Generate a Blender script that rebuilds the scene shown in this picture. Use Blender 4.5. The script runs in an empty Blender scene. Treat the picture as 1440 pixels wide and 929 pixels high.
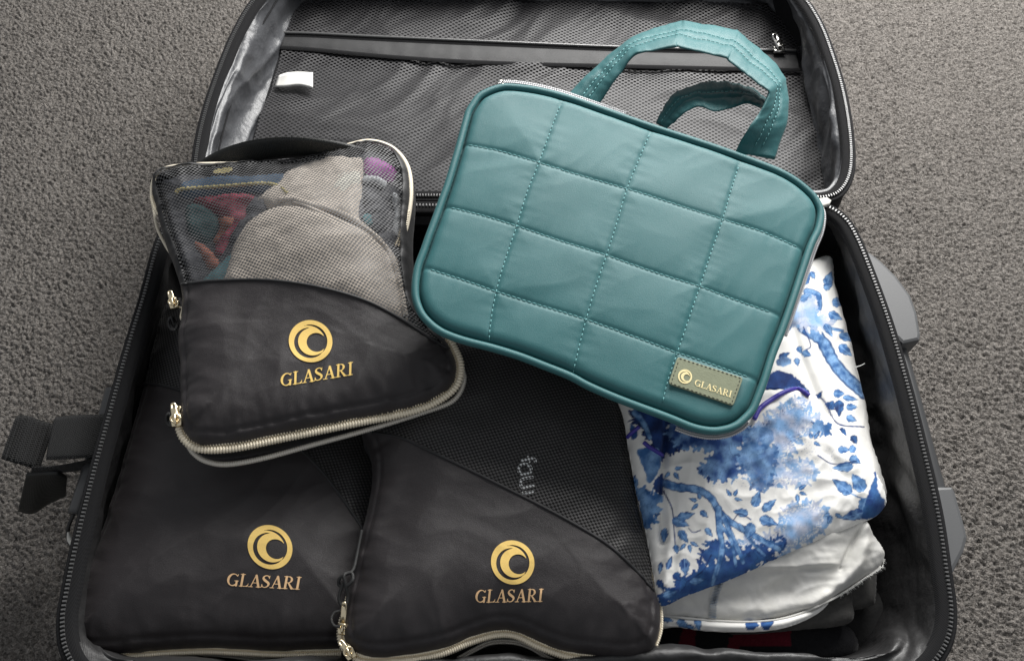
import bpy, math, random
import numpy as np
random.seed(4); np.random.seed(4)

# ------------------------------------------------------------ camera, light, exposure
sc = bpy.context.scene
COL = sc.collection
TILT = math.radians(28.1); FPX = 1200.0; CX, CY = 720.0, 464.5; CAMZ = 0.93
cd = bpy.data.cameras.new('camera'); cam = bpy.data.objects.new('camera', cd); COL.objects.link(cam)
cam.location = (0, 0, CAMZ); cam.rotation_euler = (TILT, 0, 0)
cd.sensor_width = 36; cd.lens = FPX / 1440 * 36; cd.clip_start = 0.02; cd.clip_end = 50
sc.camera = cam
w = bpy.data.worlds.new('World'); sc.world = w; w.use_nodes = True
bgn = w.node_tree.nodes['Background']; bgn.inputs[0].default_value = (0.93, 0.96, 1.0, 1); bgn.inputs[1].default_value = 0.27

def area(name, loc, target, sx, sy, power, color):
    from mathutils import Vector
    l = bpy.data.lights.new(name, 'AREA'); l.shape = 'RECTANGLE'; l.size = sx; l.size_y = sy
    l.energy = power; l.color = color
    o = bpy.data.objects.new(name, l); COL.objects.link(o); o.location = loc
    o.rotation_euler = (Vector(target) - Vector(loc)).to_track_quat('-Z', 'Y').to_euler()
    return o
area('window_light', (0.52, 1.58, 1.06), (0.12, 0.64, 0.1), 1.3, 0.8, 52, (1.0, 0.985, 0.96))
sc.view_settings.view_transform = 'Standard'; sc.view_settings.look = 'None'
sc.view_settings.exposure = 0.32; sc.view_settings.gamma = 1.0

# ------------------------------------------------------------ maths helpers
CT, ST = math.cos(TILT), math.sin(TILT)
def W(px, py, z):
    """point at height z on the line of sight of the pixel (photograph is 1440 wide)"""
    px = np.asarray(px, float); py = np.asarray(py, float)
    xc = (px - CX) / FPX; yc = (CY - py) / FPX
    dy = yc * CT + ST; dz = yc * ST - CT
    t = (z - CAMZ) / dz
    return np.stack([xc * t, dy * t, np.broadcast_to(z, px.shape) * 1.0], -1)
def PX(x, y, z):
    zc = (z - CAMZ); d = y * ST - zc * CT; u = y * CT + zc * ST
    return CX + FPX * x / d, CY - FPX * u / d
def P(pts, zf, it=14):
    pts = np.asarray(pts, float); z = np.full(len(pts), 0.2)
    for _ in range(it):
        q = W(pts[:, 0], pts[:, 1], z); z = 0.5 * z + 0.5 * zf(q[:, 0], q[:, 1])
    return W(pts[:, 0], pts[:, 1], z)
def curve(pts, n, closed=False):
    """Catmull-Rom through the points, resampled to n by length"""
    p = np.asarray(pts, float)
    if closed: q = np.vstack([p[-1], p, p[0], p[1]])
    else: q = np.vstack([2 * p[0] - p[1], p, 2 * p[-1] - p[-2]])
    out = []
    t = np.linspace(0, 1, 24, endpoint=False)[:, None]
    for i in range(1, len(q) - 2):
        a, b, c, d = q[i - 1], q[i], q[i + 1], q[i + 2]
        out.append(0.5 * (2 * b + (c - a) * t + (2 * a - 5 * b + 4 * c - d) * t**2 + (3 * b - a - 3 * c + d) * t**3))
    out = np.vstack(out + [q[-2][None]])
    return resample(out, n, closed)
def resample(p, n, closed=False):
    L = np.r_[0, np.cumsum(np.linalg.norm(np.diff(p, axis=0), axis=1))]
    s = np.linspace(0, L[-1], n, endpoint=not closed)
    return np.stack([np.interp(s, L, p[:, k]) for k in range(p.shape[1])], -1)
def length(p): return float(np.linalg.norm(np.diff(p, axis=0), axis=1).sum())
def _h(ix, iy, seed):
    n = (ix * 374761393 + iy * 668265263 + seed * 1442695041) & 0xffffffff
    n = ((n ^ (n >> 13)) * 1274126177) & 0xffffffff
    return ((n ^ (n >> 16)) & 0xffff) / 65535.0
def noise(x, y, seed=0):
    x = np.asarray(x, float); y = np.asarray(y, float) + np.zeros_like(x)
    ix = np.floor(x).astype(np.int64); iy = np.floor(y).astype(np.int64)
    fx = x - ix; fy = y - iy
    ux = fx * fx * fx * (fx * (fx * 6 - 15) + 10); uy = fy * fy * fy * (fy * (fy * 6 - 15) + 10)
    def g(a, b, dx, dy):
        th = _h(a, b, seed) * 2 * np.pi
        return np.cos(th) * dx + np.sin(th) * dy
    a = g(ix, iy, fx, fy); b = g(ix + 1, iy, fx - 1, fy); c = g(ix, iy + 1, fx, fy - 1); d = g(ix + 1, iy + 1, fx - 1, fy - 1)
    return 1.41 * ((a * (1 - ux) + b * ux) * (1 - uy) + (c * (1 - ux) + d * ux) * uy)
def fbm(x, y, seed=0, o=4, g=0.5):
    r = 0; a = 1
    for k in range(o):
        r = r + a * noise(x * 2**k, y * 2**k, seed + k * 7); a *= g
    return r
def folds(x, y, ang, sc_, stretch, seed, warp=0.6):
    """soft cloth folds running along direction ang"""
    c, s = math.cos(ang), math.sin(ang)
    u = (x * c + y * s) * sc_ / stretch; v = (-x * s + y * c) * sc_
    v = v + warp * noise(u * 1.3, v * 0.5, seed + 3)
    n = noise(u, v, seed)
    return n + 0.5 * (1 - np.abs(noise(u * 1.7, v * 1.9, seed + 1)) * 2.2)
def smooth01(t): t = np.clip(t, 0, 1); return t * t * (3 - 2 * t)
def dome(t): t = np.clip(t, 0, 1); return np.sqrt(np.maximum(0, 1 - (1 - t)**2))
def pdist(x, y, poly, closed=True):
    """distance to polyline, arclength there, inside flag"""
    sh = np.shape(x); x = np.ravel(x).astype(np.float64); y = np.ravel(y).astype(np.float64)
    A = np.asarray(poly)[:, :2]; B = np.roll(A, -1, 0) if closed else A[1:]
    if not closed: A = A[:-1]
    D = B - A; L2 = (D**2).sum(1) + 1e-18; Ls = np.sqrt(L2); S0 = np.r_[0, np.cumsum(Ls)[:-1]]
    d = np.empty(len(x)); s = np.empty(len(x)); ins = np.zeros(len(x), bool)
    for k in range(0, len(x), 20000):
        xx = x[k:k+20000, None]; yy = y[k:k+20000, None]
        t = np.clip(((xx - A[:, 0]) * D[:, 0] + (yy - A[:, 1]) * D[:, 1]) / L2, 0, 1)
        dd = (xx - A[:, 0] - t * D[:, 0])**2 + (yy - A[:, 1] - t * D[:, 1])**2
        j = dd.argmin(1); r = np.arange(len(j))
        d[k:k+20000] = np.sqrt(dd[r, j]); s[k:k+20000] = S0[j] + t[r, j] * Ls[j]
        if closed:
            c = ((A[:, 1] > yy) != (B[:, 1] > yy)) & (xx < D[:, 0] * (yy - A[:, 1]) / np.where(D[:, 1] == 0, 1e-12, D[:, 1]) + A[:, 0])
            ins[k:k+20000] = c.sum(1) % 2 == 1
    return d.reshape(sh), s.reshape(sh), ins.reshape(sh)
class HF:
    """a height (or any value) sampled once on a grid"""
    def __init__(s, bb, cell, f):
        s.x0, s.y0, s.c = bb[0], bb[1], cell
        xs = np.arange(bb[0], bb[2] + cell, cell); ys = np.arange(bb[1], bb[3] + cell, cell)
        X, Y = np.meshgrid(xs, ys); s.z = f(X, Y)
    def __call__(s, x, y):
        u = np.clip((np.asarray(x) - s.x0) / s.c, 0, s.z.shape[1] - 1.001); v = np.clip((np.asarray(y) - s.y0) / s.c, 0, s.z.shape[0] - 1.001)
        i = u.astype(int); j = v.astype(int); a = u - i; b = v - j
        return (s.z[j, i] * (1 - a) + s.z[j, i+1] * a) * (1 - b) + (s.z[j+1, i] * (1 - a) + s.z[j+1, i+1] * a) * b
def bbox(p, m=0.01): p = np.asarray(p); return (p[:, 0].min() - m, p[:, 1].min() - m, p[:, 0].max() + m, p[:, 1].max() + m)

# ------------------------------------------------------------ object helpers
def thing(name, label, cat, loc, group=None):
    o = bpy.data.objects.new(name, None); COL.objects.link(o); o.location = loc; o.empty_display_size = 0.02
    o['label'] = label; o['category'] = cat
    if group: o['group'] = group
    return o
def wloc(o):
    v = np.array(o.location); p = o.parent
    while p is not None: v = v + np.array(p.location); p = p.parent
    return v
def obj(name, V, F, mat, parent=None, smooth=True, kind=None, label=None, colors=None, loc=None):
    V = np.asarray(V, float)
    base = wloc(parent) if parent is not None else (np.array(loc) if loc is not None else np.zeros(3))
    me = bpy.data.meshes.new(name)
    nv = len(V); me.vertices.add(nv); me.vertices.foreach_set('co', (V - base).astype(np.float32).ravel())
    if isinstance(F, np.ndarray):
        nf, k = F.shape; idx = F.ravel(); st = np.arange(nf) * k; tot = np.full(nf, k)
    else:
        tot = np.array([len(f) for f in F]); nf = len(F); st = np.r_[0, np.cumsum(tot)[:-1]]; idx = np.concatenate([np.asarray(f) for f in F])
    me.loops.add(len(idx)); me.polygons.add(nf)
    me.loops.foreach_set('vertex_index', idx.astype(np.int32)); me.polygons.foreach_set('loop_start', st.astype(np.int32))
    me.polygons.foreach_set('use_smooth', np.full(nf, smooth))
    me.update(calc_edges=True); me.validate()
    if colors is not None:
        a = me.color_attributes.new('print', 'FLOAT_COLOR', 'POINT')
        c = np.ones((nv, 4), np.float32); c[:, :3] = colors; a.data.foreach_set('color', c.ravel())
    me.materials.append(mat)
    o = bpy.data.objects.new(name, me); COL.objects.link(o)
    if parent is not None: o.parent = parent
    elif loc is not None: o.location = loc
    if kind: o['kind'] = kind
    if label: o['label'] = label
    return o
def grid_faces(n, m, wrap=False, off=0):
    """n along, m across"""
    i = np.arange(n if wrap else n - 1)[:, None]; j = np.arange(m - 1)[None]
    i2 = (i + 1) % n
    return np.stack(np.broadcast_arrays(i * m + j, i2 * m + j, i2 * m + j + 1, i * m + j + 1), -1).reshape(-1, 4) + off
def join(parts):
    V = []; F = []; o = 0
    for v, f in parts:
        V.append(v)
        F.append(np.asarray(f) + o if isinstance(f, np.ndarray) else [tuple(k + o for k in q) for q in f]); o += len(v)
    V = np.vstack(V)
    if all(isinstance(f, np.ndarray) and f.shape[1] == 4 for f in F): return V, np.vstack(F)
    return V, [tuple(q) for f in F for q in f]
def region(field, bb, cell):
    """mesh of the area where field(x,y) > 0, with a clean border; returns xy, faces, border edges"""
    xs = np.arange(bb[0], bb[2] + cell, cell); ys = np.arange(bb[1], bb[3] + cell, cell)
    X, Y = np.meshgrid(xs, ys); Fv = field(X, Y); Fv[[0, -1], :] = -1e-6; Fv[:, [0, -1]] = -1e-6
    ny, nx = Fv.shape; ins = Fv > 0
    idx = -np.ones(Fv.shape, int); idx[ins] = np.arange(ins.sum())
    pts = list(map(tuple, np.stack([X[ins], Y[ins]], -1)))
    c = ins[:-1, :-1].astype(int) + ins[:-1, 1:] + ins[1:, 1:] + ins[1:, :-1]
    j, i = np.where(c == 4)
    faces = [tuple(q) for q in np.stack([idx[j, i], idx[j, i+1], idx[j+1, i+1], idx[j+1, i]], -1)]
    cross = {}; border = []
    for j, i in zip(*np.where((c > 0) & (c < 4))):
        cor = [(j, i), (j, i+1), (j+1, i+1), (j+1, i)]; poly = []; cp = []
        for k in range(4):
            a, b = cor[k], cor[(k+1) % 4]
            if ins[a]: poly.append(int(idx[a]))
            if ins[a] != ins[b]:
                key = (min(a, b), max(a, b))
                if key not in cross:
                    fa, fb = Fv[key[0]], Fv[key[1]]; t = min(0.97, max(0.03, fa / (fa - fb)))
                    cross[key] = len(pts)
                    pts.append((X[key[0]] * (1-t) + X[key[1]] * t, Y[key[0]] * (1-t) + Y[key[1]] * t))
                poly.append(cross[key]); cp.append((cross[key], ins[a]))
        if len(poly) >= 3: faces.append(tuple(poly))
        for k in range(len(cp)):
            if cp[k][1]: border.append((cp[k][0], cp[(k+1) % len(cp)][0]))
    return np.array(pts), faces, border
def cloth(name, poly, zf, mat, parent=None, cell=0.0015, skirt=None, inset=0.0, paint=None, extra=None, cut=None, **kw):
    """a cloth surface over the outline poly (world xy) at height zf, its border turned down by skirt"""
    def f(x, y):
        d, s, i = pdist(x, y, poly); r = np.where(i, d, -d) - inset
        if cut is not None: r = np.minimum(r, cut(x, y))
        return r
    V2, F, B = region(f, bbox(poly, cell * 2), cell)
    z = zf(V2[:, 0], V2[:, 1])
    V = np.column_stack([V2, z])
    if skirt:
        B = np.array(B); u = np.unique(B); m = {int(a): len(V) + k for k, a in enumerate(u)}
        cen = V2.mean(0); dv = cen - V2[u]; dv /= np.linalg.norm(dv, axis=1)[:, None] + 1e-9
        S = V[u].copy(); S[:, :2] += dv * min(0.25 * skirt, 0.004); S[:, 2] -= skirt
        V = np.vstack([V, S]); F = F + [(int(a), m[int(a)], m[int(b)], int(b)) for a, b in B]
    colr = None
    if paint is not None:
        qx, qy = PX(V[:, 0], V[:, 1], V[:, 2]); colr = paint(qx, qy)
    return obj(name, V, F, mat, parent, colors=colr, **kw)
def tube(path, r, ns=8, closed=False, rmod=None, flat=1.0):
    p = np.asarray(path, float); n = len(p)
    t = (np.roll(p, -1, 0) - np.roll(p, 1, 0)) if closed else np.gradient(p, axis=0)
    t /= np.linalg.norm(t, axis=1)[:, None] + 1e-12
    up = np.array([0, 0, 1.0]); a = np.cross(t, up); la = np.linalg.norm(a, axis=1)[:, None]
    a = np.where(la < 1e-3, np.array([1.0, 0, 0]), a / (la + 1e-12)); b = np.cross(a, t)
    rr = np.full(n, r) if np.isscalar(r) else np.asarray(r, float)
    if rmod is not None: rr = rr * rmod(np.arange(n))
    th = np.linspace(0, 2 * np.pi, ns, endpoint=False)
    V = p[:, None] + rr[:, None, None] * (np.cos(th)[None, :, None] * a[:, None] + flat * np.sin(th)[None, :, None] * b[:, None])
    V = V.reshape(-1, 3)
    i = np.arange(n if closed else n - 1)[:, None]; j = np.arange(ns)[None]; i2 = (i + 1) % n; j2 = (j + 1) % ns
    F = np.stack(np.broadcast_arrays(i * ns + j, i * ns + j2, i2 * ns + j2, i2 * ns + j), -1).reshape(-1, 4)
    if not closed:
        F = [tuple(f) for f in F] + [tuple(range(ns))[::-1], tuple(range((n-1)*ns, n*ns))]
    return V, F
def ribbon(A, B, thick, m=14, wave=None, prof=4):
    """padded band between two edge lines"""
    A = np.asarray(A); B = np.asarray(B); n = len(A)
    v = np.linspace(0, 1, m)[None, :, None]
    S = A[:, None] * (1 - v) + B[:, None] * v
    du = np.gradient(S, axis=0); dv = np.broadcast_to((B - A)[:, None], S.shape)
    N = np.cross(du, dv); N /= np.linalg.norm(N, axis=2)[:, :, None] + 1e-12
    if N[:, :, 2].mean() < 0: N = -N
    pr = (1 - np.abs(2 * v - 1)**prof)**0.5
    off = 0 if wave is None else wave(np.linspace(0, 1, n)[:, None], np.linspace(0, 1, m)[None])[:, :, None]
    T = S + N * (pr * thick / 2 + off); Bo = (S - N * pr * thick / 2)[:, ::-1][:, 1:-1]
    R = np.concatenate([T, Bo], 1); k = R.shape[1]; V = R.reshape(-1, 3)
    i = np.arange(n - 1)[:, None]; j = np.arange(k)[None]; j2 = (j + 1) % k
    F = np.stack(np.broadcast_arrays(i * k + j, i * k + j2, (i+1) * k + j2, (i+1) * k + j), -1).reshape(-1, 4)
    F = [tuple(f) for f in F] + [tuple(range(k))[::-1], tuple(range((n-1)*k, n*k))]
    return V, F, (S + N * (pr * thick / 2 + off)).reshape(n, m, 3), N
def prism(poly, z0, z1, bev=0.002):
    """bevelled slab over a world xy outline"""
    p = np.asarray(poly)[:, :2]; n = len(p)
    e = np.roll(p, -1, 0) - p; nr = np.stack([e[:, 1], -e[:, 0]], -1); nr /= np.linalg.norm(nr, axis=1)[:, None]
    ar = (p[:, 0] * np.roll(p[:, 1], -1) - np.roll(p[:, 0], -1) * p[:, 1]).sum()
    if ar < 0: nr = -nr
    vn = nr + np.roll(nr, 1, 0); vn /= np.linalg.norm(vn, axis=1)[:, None] + 1e-9
    ring = []
    for k, (ins, z) in enumerate([(0, z0), (0, z1 - bev), (bev * .3, z1 - bev * .3), (bev, z1)]):
        ring.append(np.column_stack([p - vn * ins, np.full(n, z)]))
    V = np.vstack(ring); F = []
    for k in range(3):
        for i in range(n): F.append((k*n+i, k*n+(i+1) % n, (k+1)*n+(i+1) % n, (k+1)*n+i))
    F.append(tuple(range(3*n, 4*n))); F.append(tuple(range(n))[::-1])
    return V, F
def frame_at(o, xdir, zdir=(0, 0, 1)):
    x = np.array(xdir, float); x /= np.linalg.norm(x); z = np.array(zdir, float); z = z - x * (z @ x); z /= np.linalg.norm(z)
    return np.array(o), x, np.cross(z, x), z
def place(V, fr): V = np.asarray(V); o, x, y, z = fr; return o + V[:, :1] * x + V[:, 1:2] * y + V[:, 2:3] * z

# ------------------------------------------------------------ materials
def mat(name, col, rough=0.6, metal=0.0, var=0.0, vscale=30, bumps=(), sheen=0.0, spec=0.5, attr=None, net=None, aniso=0, col2=None, sheenr=0.4, coat=0.0):
    m = bpy.data.materials.new(name); m.use_nodes = True; nt = m.node_tree; N = nt.nodes; L = nt.links
    b = N['Principled BSDF']; b.inputs['Roughness'].default_value = rough; b.inputs['Metallic'].default_value = metal
    b.inputs['Specular IOR Level'].default_value = spec
    b.inputs['Sheen Weight'].default_value = sheen; b.inputs['Sheen Roughness'].default_value = sheenr
    b.inputs['Coat Weight'].default_value = coat
    tc = N.new('ShaderNodeTexCoord'); co = tc.outputs['Object']
    b.inputs['Base Color'].default_value = (*col, 1)
    if attr:
        a = N.new('ShaderNodeAttribute'); a.attribute_name = attr; L.new(a.outputs['Color'], b.inputs['Base Color'])
    elif var > 0:
        nz = N.new('ShaderNodeTexNoise'); nz.inputs['Scale'].default_value = vscale; nz.inputs['Detail'].default_value = 5
        L.new(co, nz.inputs['Vector'])
        mx = N.new('ShaderNodeMix'); mx.data_type = 'RGBA'
        c2 = col2 if col2 else tuple(min(1, c * (1 + var)) for c in col); c1 = col if col2 else tuple(c * (1 - var) for c in col)
        mx.inputs[6].default_value = (*c1, 1); mx.inputs[7].default_value = (*c2, 1)
        mr = N.new('ShaderNodeMapRange'); mr.inputs[1].default_value = 0.3; mr.inputs[2].default_value = 0.7
        L.new(nz.outputs['Fac'], mr.inputs[0]); L.new(mr.outputs[0], mx.inputs[0]); L.new(mx.outputs[2], b.inputs['Base Color'])
    prev = None
    for (kind, scale, dist) in bumps:
        if kind in ('noise', 'soft'):
            t = N.new('ShaderNodeTexNoise'); t.inputs['Scale'].default_value = scale; t.inputs['Detail'].default_value = 4 if kind == 'noise' else 0.6; L.new(co, t.inputs['Vector']); out = t.outputs['Fac']
        elif kind == 'vor':
            t = N.new('ShaderNodeTexVoronoi'); t.inputs['Scale'].default_value = scale; L.new(co, t.inputs['Vector']); out = t.outputs['Distance']
        elif kind == 'weave':
            mp = N.new('ShaderNodeMapping'); mp.inputs['Rotation'].default_value = (0, 0, 0.3); L.new(co, mp.inputs['Vector'])
            sx = N.new('ShaderNodeSeparateXYZ'); L.new(mp.outputs[0], sx.inputs[0])
            fs = []
            for k in (0, 1):
                a = N.new('ShaderNodeMath'); a.operation = 'MULTIPLY'; a.inputs[1].default_value = scale; L.new(sx.outputs[k], a.inputs[0])
                c = N.new('ShaderNodeMath'); c.operation = 'SINE'; L.new(a.outputs[0], c.inputs[0]); fs.append(c)
            a = N.new('ShaderNodeMath'); a.operation = 'MULTIPLY'; L.new(fs[0].outputs[0], a.inputs[0]); L.new(fs[1].outputs[0], a.inputs[1]); out = a.outputs[0]
        elif kind == 'ridge':
            sx = N.new('ShaderNodeTexWave'); sx.inputs['Scale'].default_value = scale; sx.bands_direction = 'X'; L.new(co, sx.inputs['Vector']); out = sx.outputs['Fac']
        bp = N.new('ShaderNodeBump'); bp.inputs['Strength'].default_value = 1; bp.inputs['Distance'].default_value = dist
        L.new(out, bp.inputs['Height'])
        if prev: L.new(prev.outputs[0], bp.inputs['Normal'])
        prev = bp
    if prev: L.new(prev.outputs[0], b.inputs['Normal'])
    if net:
        p, q, rot, thr, soft = net
        mp = N.new('ShaderNodeMapping'); mp.inputs['Rotation'].default_value = (0, 0, rot); L.new(co, mp.inputs['Vector'])
        sx = N.new('ShaderNodeSeparateXYZ'); L.new(mp.outputs[0], sx.inputs[0]); fs = []
        for k, per in ((0, p), (1, q)):
            a = N.new('ShaderNodeMath'); a.operation = 'MULTIPLY'; a.inputs[1].default_value = 2 * math.pi / per; L.new(sx.outputs[k], a.inputs[0])
            c = N.new('ShaderNodeMath'); c.operation = 'COSINE'; L.new(a.outputs[0], c.inputs[0]); fs.append(c)
        a = N.new('ShaderNodeMath'); a.operation = 'MULTIPLY'; L.new(fs[0].outputs[0], a.inputs[0]); L.new(fs[1].outputs[0], a.inputs[1])
        mr = N.new('ShaderNodeMapRange'); mr.inputs[1].default_value = thr - soft; mr.inputs[2].default_value = thr + soft
        L.new(a.outputs[0], mr.inputs[0])
        tr = N.new('ShaderNodeBsdfTransparent'); ms = N.new('ShaderNodeMixShader')
        L.new(mr.outputs[0], ms.inputs[0]); L.new(b.outputs[0], ms.inputs[1]); L.new(tr.outputs[0], ms.inputs[2])
        L.new(ms.outputs[0], N['Material Output'].inputs['Surface'])
    return m

M = {}
M['carpet'] = mat('carpet_pile', (0.080, 0.070, 0.062), 0.95, var=1, vscale=640, col2=(0.34, 0.315, 0.29), bumps=[('noise', 1100, 0.0022), ('noise', 380, 0.004)], sheen=0.2, spec=0.1)
M['nylon'] = mat('black_nylon', (0.0185, 0.0150, 0.0162), 0.47, var=0.25, vscale=1400, bumps=[('soft', 26, 0.0016), ('noise', 70, 0.0004), ('noise', 1300, 0.00025), ('weave', 7000, 0.00006)], sheen=0.05, spec=0.5)
M['side'] = mat('black_side_band', (0.014, 0.014, 0.015), 0.6, bumps=[('noise', 500, 0.0002)], sheen=0.05)
M['lining'] = mat('black_satin_lining', (0.022, 0.0215, 0.022), 0.50, var=0.2, vscale=20, bumps=[('noise', 22, 0.006), ('noise', 80, 0.0014), ('weave', 5000, 0.00004)], spec=0.7)
M['lid_lining'] = mat('grey_satin_lining', (0.055, 0.057, 0.062), 0.40, var=0.15, vscale=20, bumps=[('noise', 30, 0.0035), ('noise', 110, 0.0010), ('weave', 5000, 0.00004)], spec=0.7)
M['shell'] = mat('suitcase_ballistic_fabric', (0.012, 0.012, 0.013), 0.85, bumps=[('weave', 3000, 0.0002)], spec=0.2)
M['tape'] = mat('zipper_tape', (0.012, 0.012, 0.013), 0.85, bumps=[('weave', 4500, 0.0003)], spec=0.2)
M['teeth'] = mat('dark_zipper_teeth', (0.15, 0.15, 0.15), 0.33, metal=0.5)
M['pipe_black'] = mat('black_piping', (0.010, 0.010, 0.011), 0.85, bumps=[('noise', 300, 0.0006)], spec=0.2)
M['panel'] = mat('lid_panel_fabric', (0.014, 0.014, 0.015), 0.6, var=0.2, vscale=25, bumps=[('noise', 40, 0.002)])
M['pocket'] = mat('pocket_band_fabric', (0.018, 0.018, 0.019), 0.6, bumps=[('soft', 40, 0.002), ('weave', 5000, 0.00005)])
M['lid_net'] = mat('lid_netting', (0.030, 0.029, 0.031), 0.55, net=(0.0078, 0.0056, 0.10, 0.14, 0.18), sheen=0.04)
M['cube_net'] = mat('cube_netting', (0.055, 0.055, 0.057), 0.55, net=(0.0040, 0.0037, -0.35, -0.06, 0.10), sheen=0.05)
M['cube_net_dark'] = mat('dense_cube_netting', (0.038, 0.0365, 0.0365), 0.5, net=(0.0044, 0.0037, 0.45, 0.06, 0.14), sheen=0.1)
M['gold_coil'] = mat('champagne_zip_coil', (0.88, 0.79, 0.62), 0.40, metal=0.2)
M['grey_coil'] = mat('grey_zip_coil', (0.66, 0.62, 0.55), 0.42, metal=0.2)
M['cream_pipe'] = mat('cream_piping', (0.74, 0.67, 0.54), 0.55, bumps=[('noise', 900, 0.0002)])
M['gold'] = mat('polished_gold', (0.93, 0.80, 0.56), 0.25, metal=1.0)
M['steel'] = mat('polished_steel', (0.78, 0.76, 0.72), 0.2, metal=1.0)
M['print_gold'] = mat('gold_print', (0.92, 0.64, 0.20), 0.42, metal=0.2, var=0.06, vscale=900)
M['print_copper'] = mat('copper_print', (0.86, 0.56, 0.30), 0.42, metal=0.25)
M['teal'] = mat('teal_nylon', (0.027, 0.122, 0.130), 0.47, var=0.05, vscale=14, bumps=[('soft', 24, 0.0012), ('noise', 1200, 0.00015), ('weave', 6000, 0.00005)], sheen=0.08, spec=0.42)
M['teal_thread'] = mat('pale_teal_thread', (0.15, 0.37, 0.38), 0.6)
M['silver_coil'] = mat('pale_zip_coil', (0.45, 0.45, 0.46), 0.4, metal=0.3)
M['patch'] = mat('sage_faux_leather', (0.235, 0.255, 0.17), 0.45, var=0.06, vscale=200, bumps=[('noise', 700, 0.0002)])
M['patch_edge'] = mat('patch_edge_paint', (0.42, 0.44, 0.33), 0.45)
M['foil'] = mat('gold_foil', (0.98, 0.84, 0.46), 0.35, metal=0.15)
M['thread_dark'] = mat('olive_thread', (0.07, 0.07, 0.05), 0.7)
M['floral'] = mat('toile_print_cotton', (0.8, 0.8, 0.8), 0.85, attr='print', bumps=[('soft', 40, 0.002), ('noise', 120, 0.0004), ('weave', 5500, 0.00006)], sheen=0.1, spec=0.3)
M['inside'] = mat('cotton_reverse_side', (0.54, 0.535, 0.52), 0.9, var=1, vscale=42, col2=(0.66, 0.65, 0.61), bumps=[('soft', 45, 0.003), ('noise', 120, 0.0006), ('weave', 5000, 0.00008)], spec=0.2)
M['purple_pipe'] = mat('indigo_piping', (0.045, 0.035, 0.30), 0.5, bumps=[('noise', 500, 0.0003)])
M['white_thread'] = mat('white_thread', (0.75, 0.75, 0.72), 0.7)
M['grey_cloth'] = mat('charcoal_wool', (0.055, 0.053, 0.050), 0.85, var=0.2, vscale=150, bumps=[('noise', 400, 0.0005)], sheen=0.1)
M['black_cloth'] = mat('black_cotton', (0.015, 0.0148, 0.0148), 0.85, var=0.2, vscale=80, bumps=[('noise', 300, 0.0006)])
M['red_plaid'] = mat('plaid_flannel', (0.8, 0.8, 0.8), 0.9, attr='print', bumps=[('noise', 500, 0.0006)], sheen=0.15, spec=0.2)
M['plastic'] = mat('grey_plastic', (0.085, 0.087, 0.090), 0.5, bumps=[('noise', 1500, 0.0001)])
M['tube_dark'] = mat('dark_tube', (0.055, 0.056, 0.058), 0.33, metal=0.2)
M['webbing'] = mat('black_webbing', (0.010, 0.010, 0.010), 0.8, bumps=[('weave', 2600, 0.0006)], sheen=0.05)
M['strap_black'] = mat('black_elastic', (0.009, 0.010, 0.009), 0.5, bumps=[('weave', 4000, 0.0001)])
M['label_white'] = mat('white_label', (0.80, 0.79, 0.76), 0.6)
M['pale_tab'] = mat('pale_plastic_tab', (0.55, 0.54, 0.50), 0.4)
M['beige'] = mat('beige_knit', (0.54, 0.48, 0.415), 0.85, var=0.08, vscale=40, bumps=[('soft', 60, 0.002), ('noise', 160, 0.001)])
M['cream_cloth'] = mat('cream_cloth', (0.66, 0.64, 0.56), 0.8, bumps=[('noise', 120, 0.001)])
M['navy'] = mat('navy_cloth', (0.035, 0.075, 0.13), 0.6, bumps=[('noise', 120, 0.001)])
M['crimson'] = mat('crimson_cloth', (0.22, 0.035, 0.060), 0.8, var=0.5, vscale=70, bumps=[('soft', 60, 0.006), ('noise', 120, 0.002)])
M['orange'] = mat('coral_cloth', (0.26, 0.09, 0.06), 0.8, var=0.4, vscale=70, bumps=[('soft', 60, 0.006)])
M['teal_cloth'] = mat('pale_teal_cloth', (0.07, 0.17, 0.19), 0.8, var=0.3, vscale=70, bumps=[('soft', 60, 0.005)])
M['dark_teal'] = mat('dark_teal_cloth', (0.02, 0.06, 0.065), 0.7, bumps=[('noise', 90, 0.002)])
M['violet'] = mat('violet_cloth', (0.34, 0.09, 0.33), 0.7, bumps=[('noise', 120, 0.001)])
M['plum'] = mat('plum_cloth', (0.13, 0.04, 0.12), 0.7, bumps=[('noise', 120, 0.001)])
M['lightgrey'] = mat('light_grey_cloth', (0.42, 0.44, 0.46), 0.7, bumps=[('noise', 120, 0.001)])
M['slate'] = mat('slate_cloth', (0.050, 0.052, 0.062), 0.7, bumps=[('noise', 120, 0.002)])
M['gold_trim'] = mat('yellow_trim', (0.42, 0.36, 0.16), 0.5)
M['grey_print'] = mat('pale_grey_print', (0.88, 0.90, 0.90), 0.6)
M['knot_cord'] = mat('black_cord', (0.02, 0.02, 0.02), 0.5, bumps=[('weave', 5000, 0.0001)])

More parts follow.
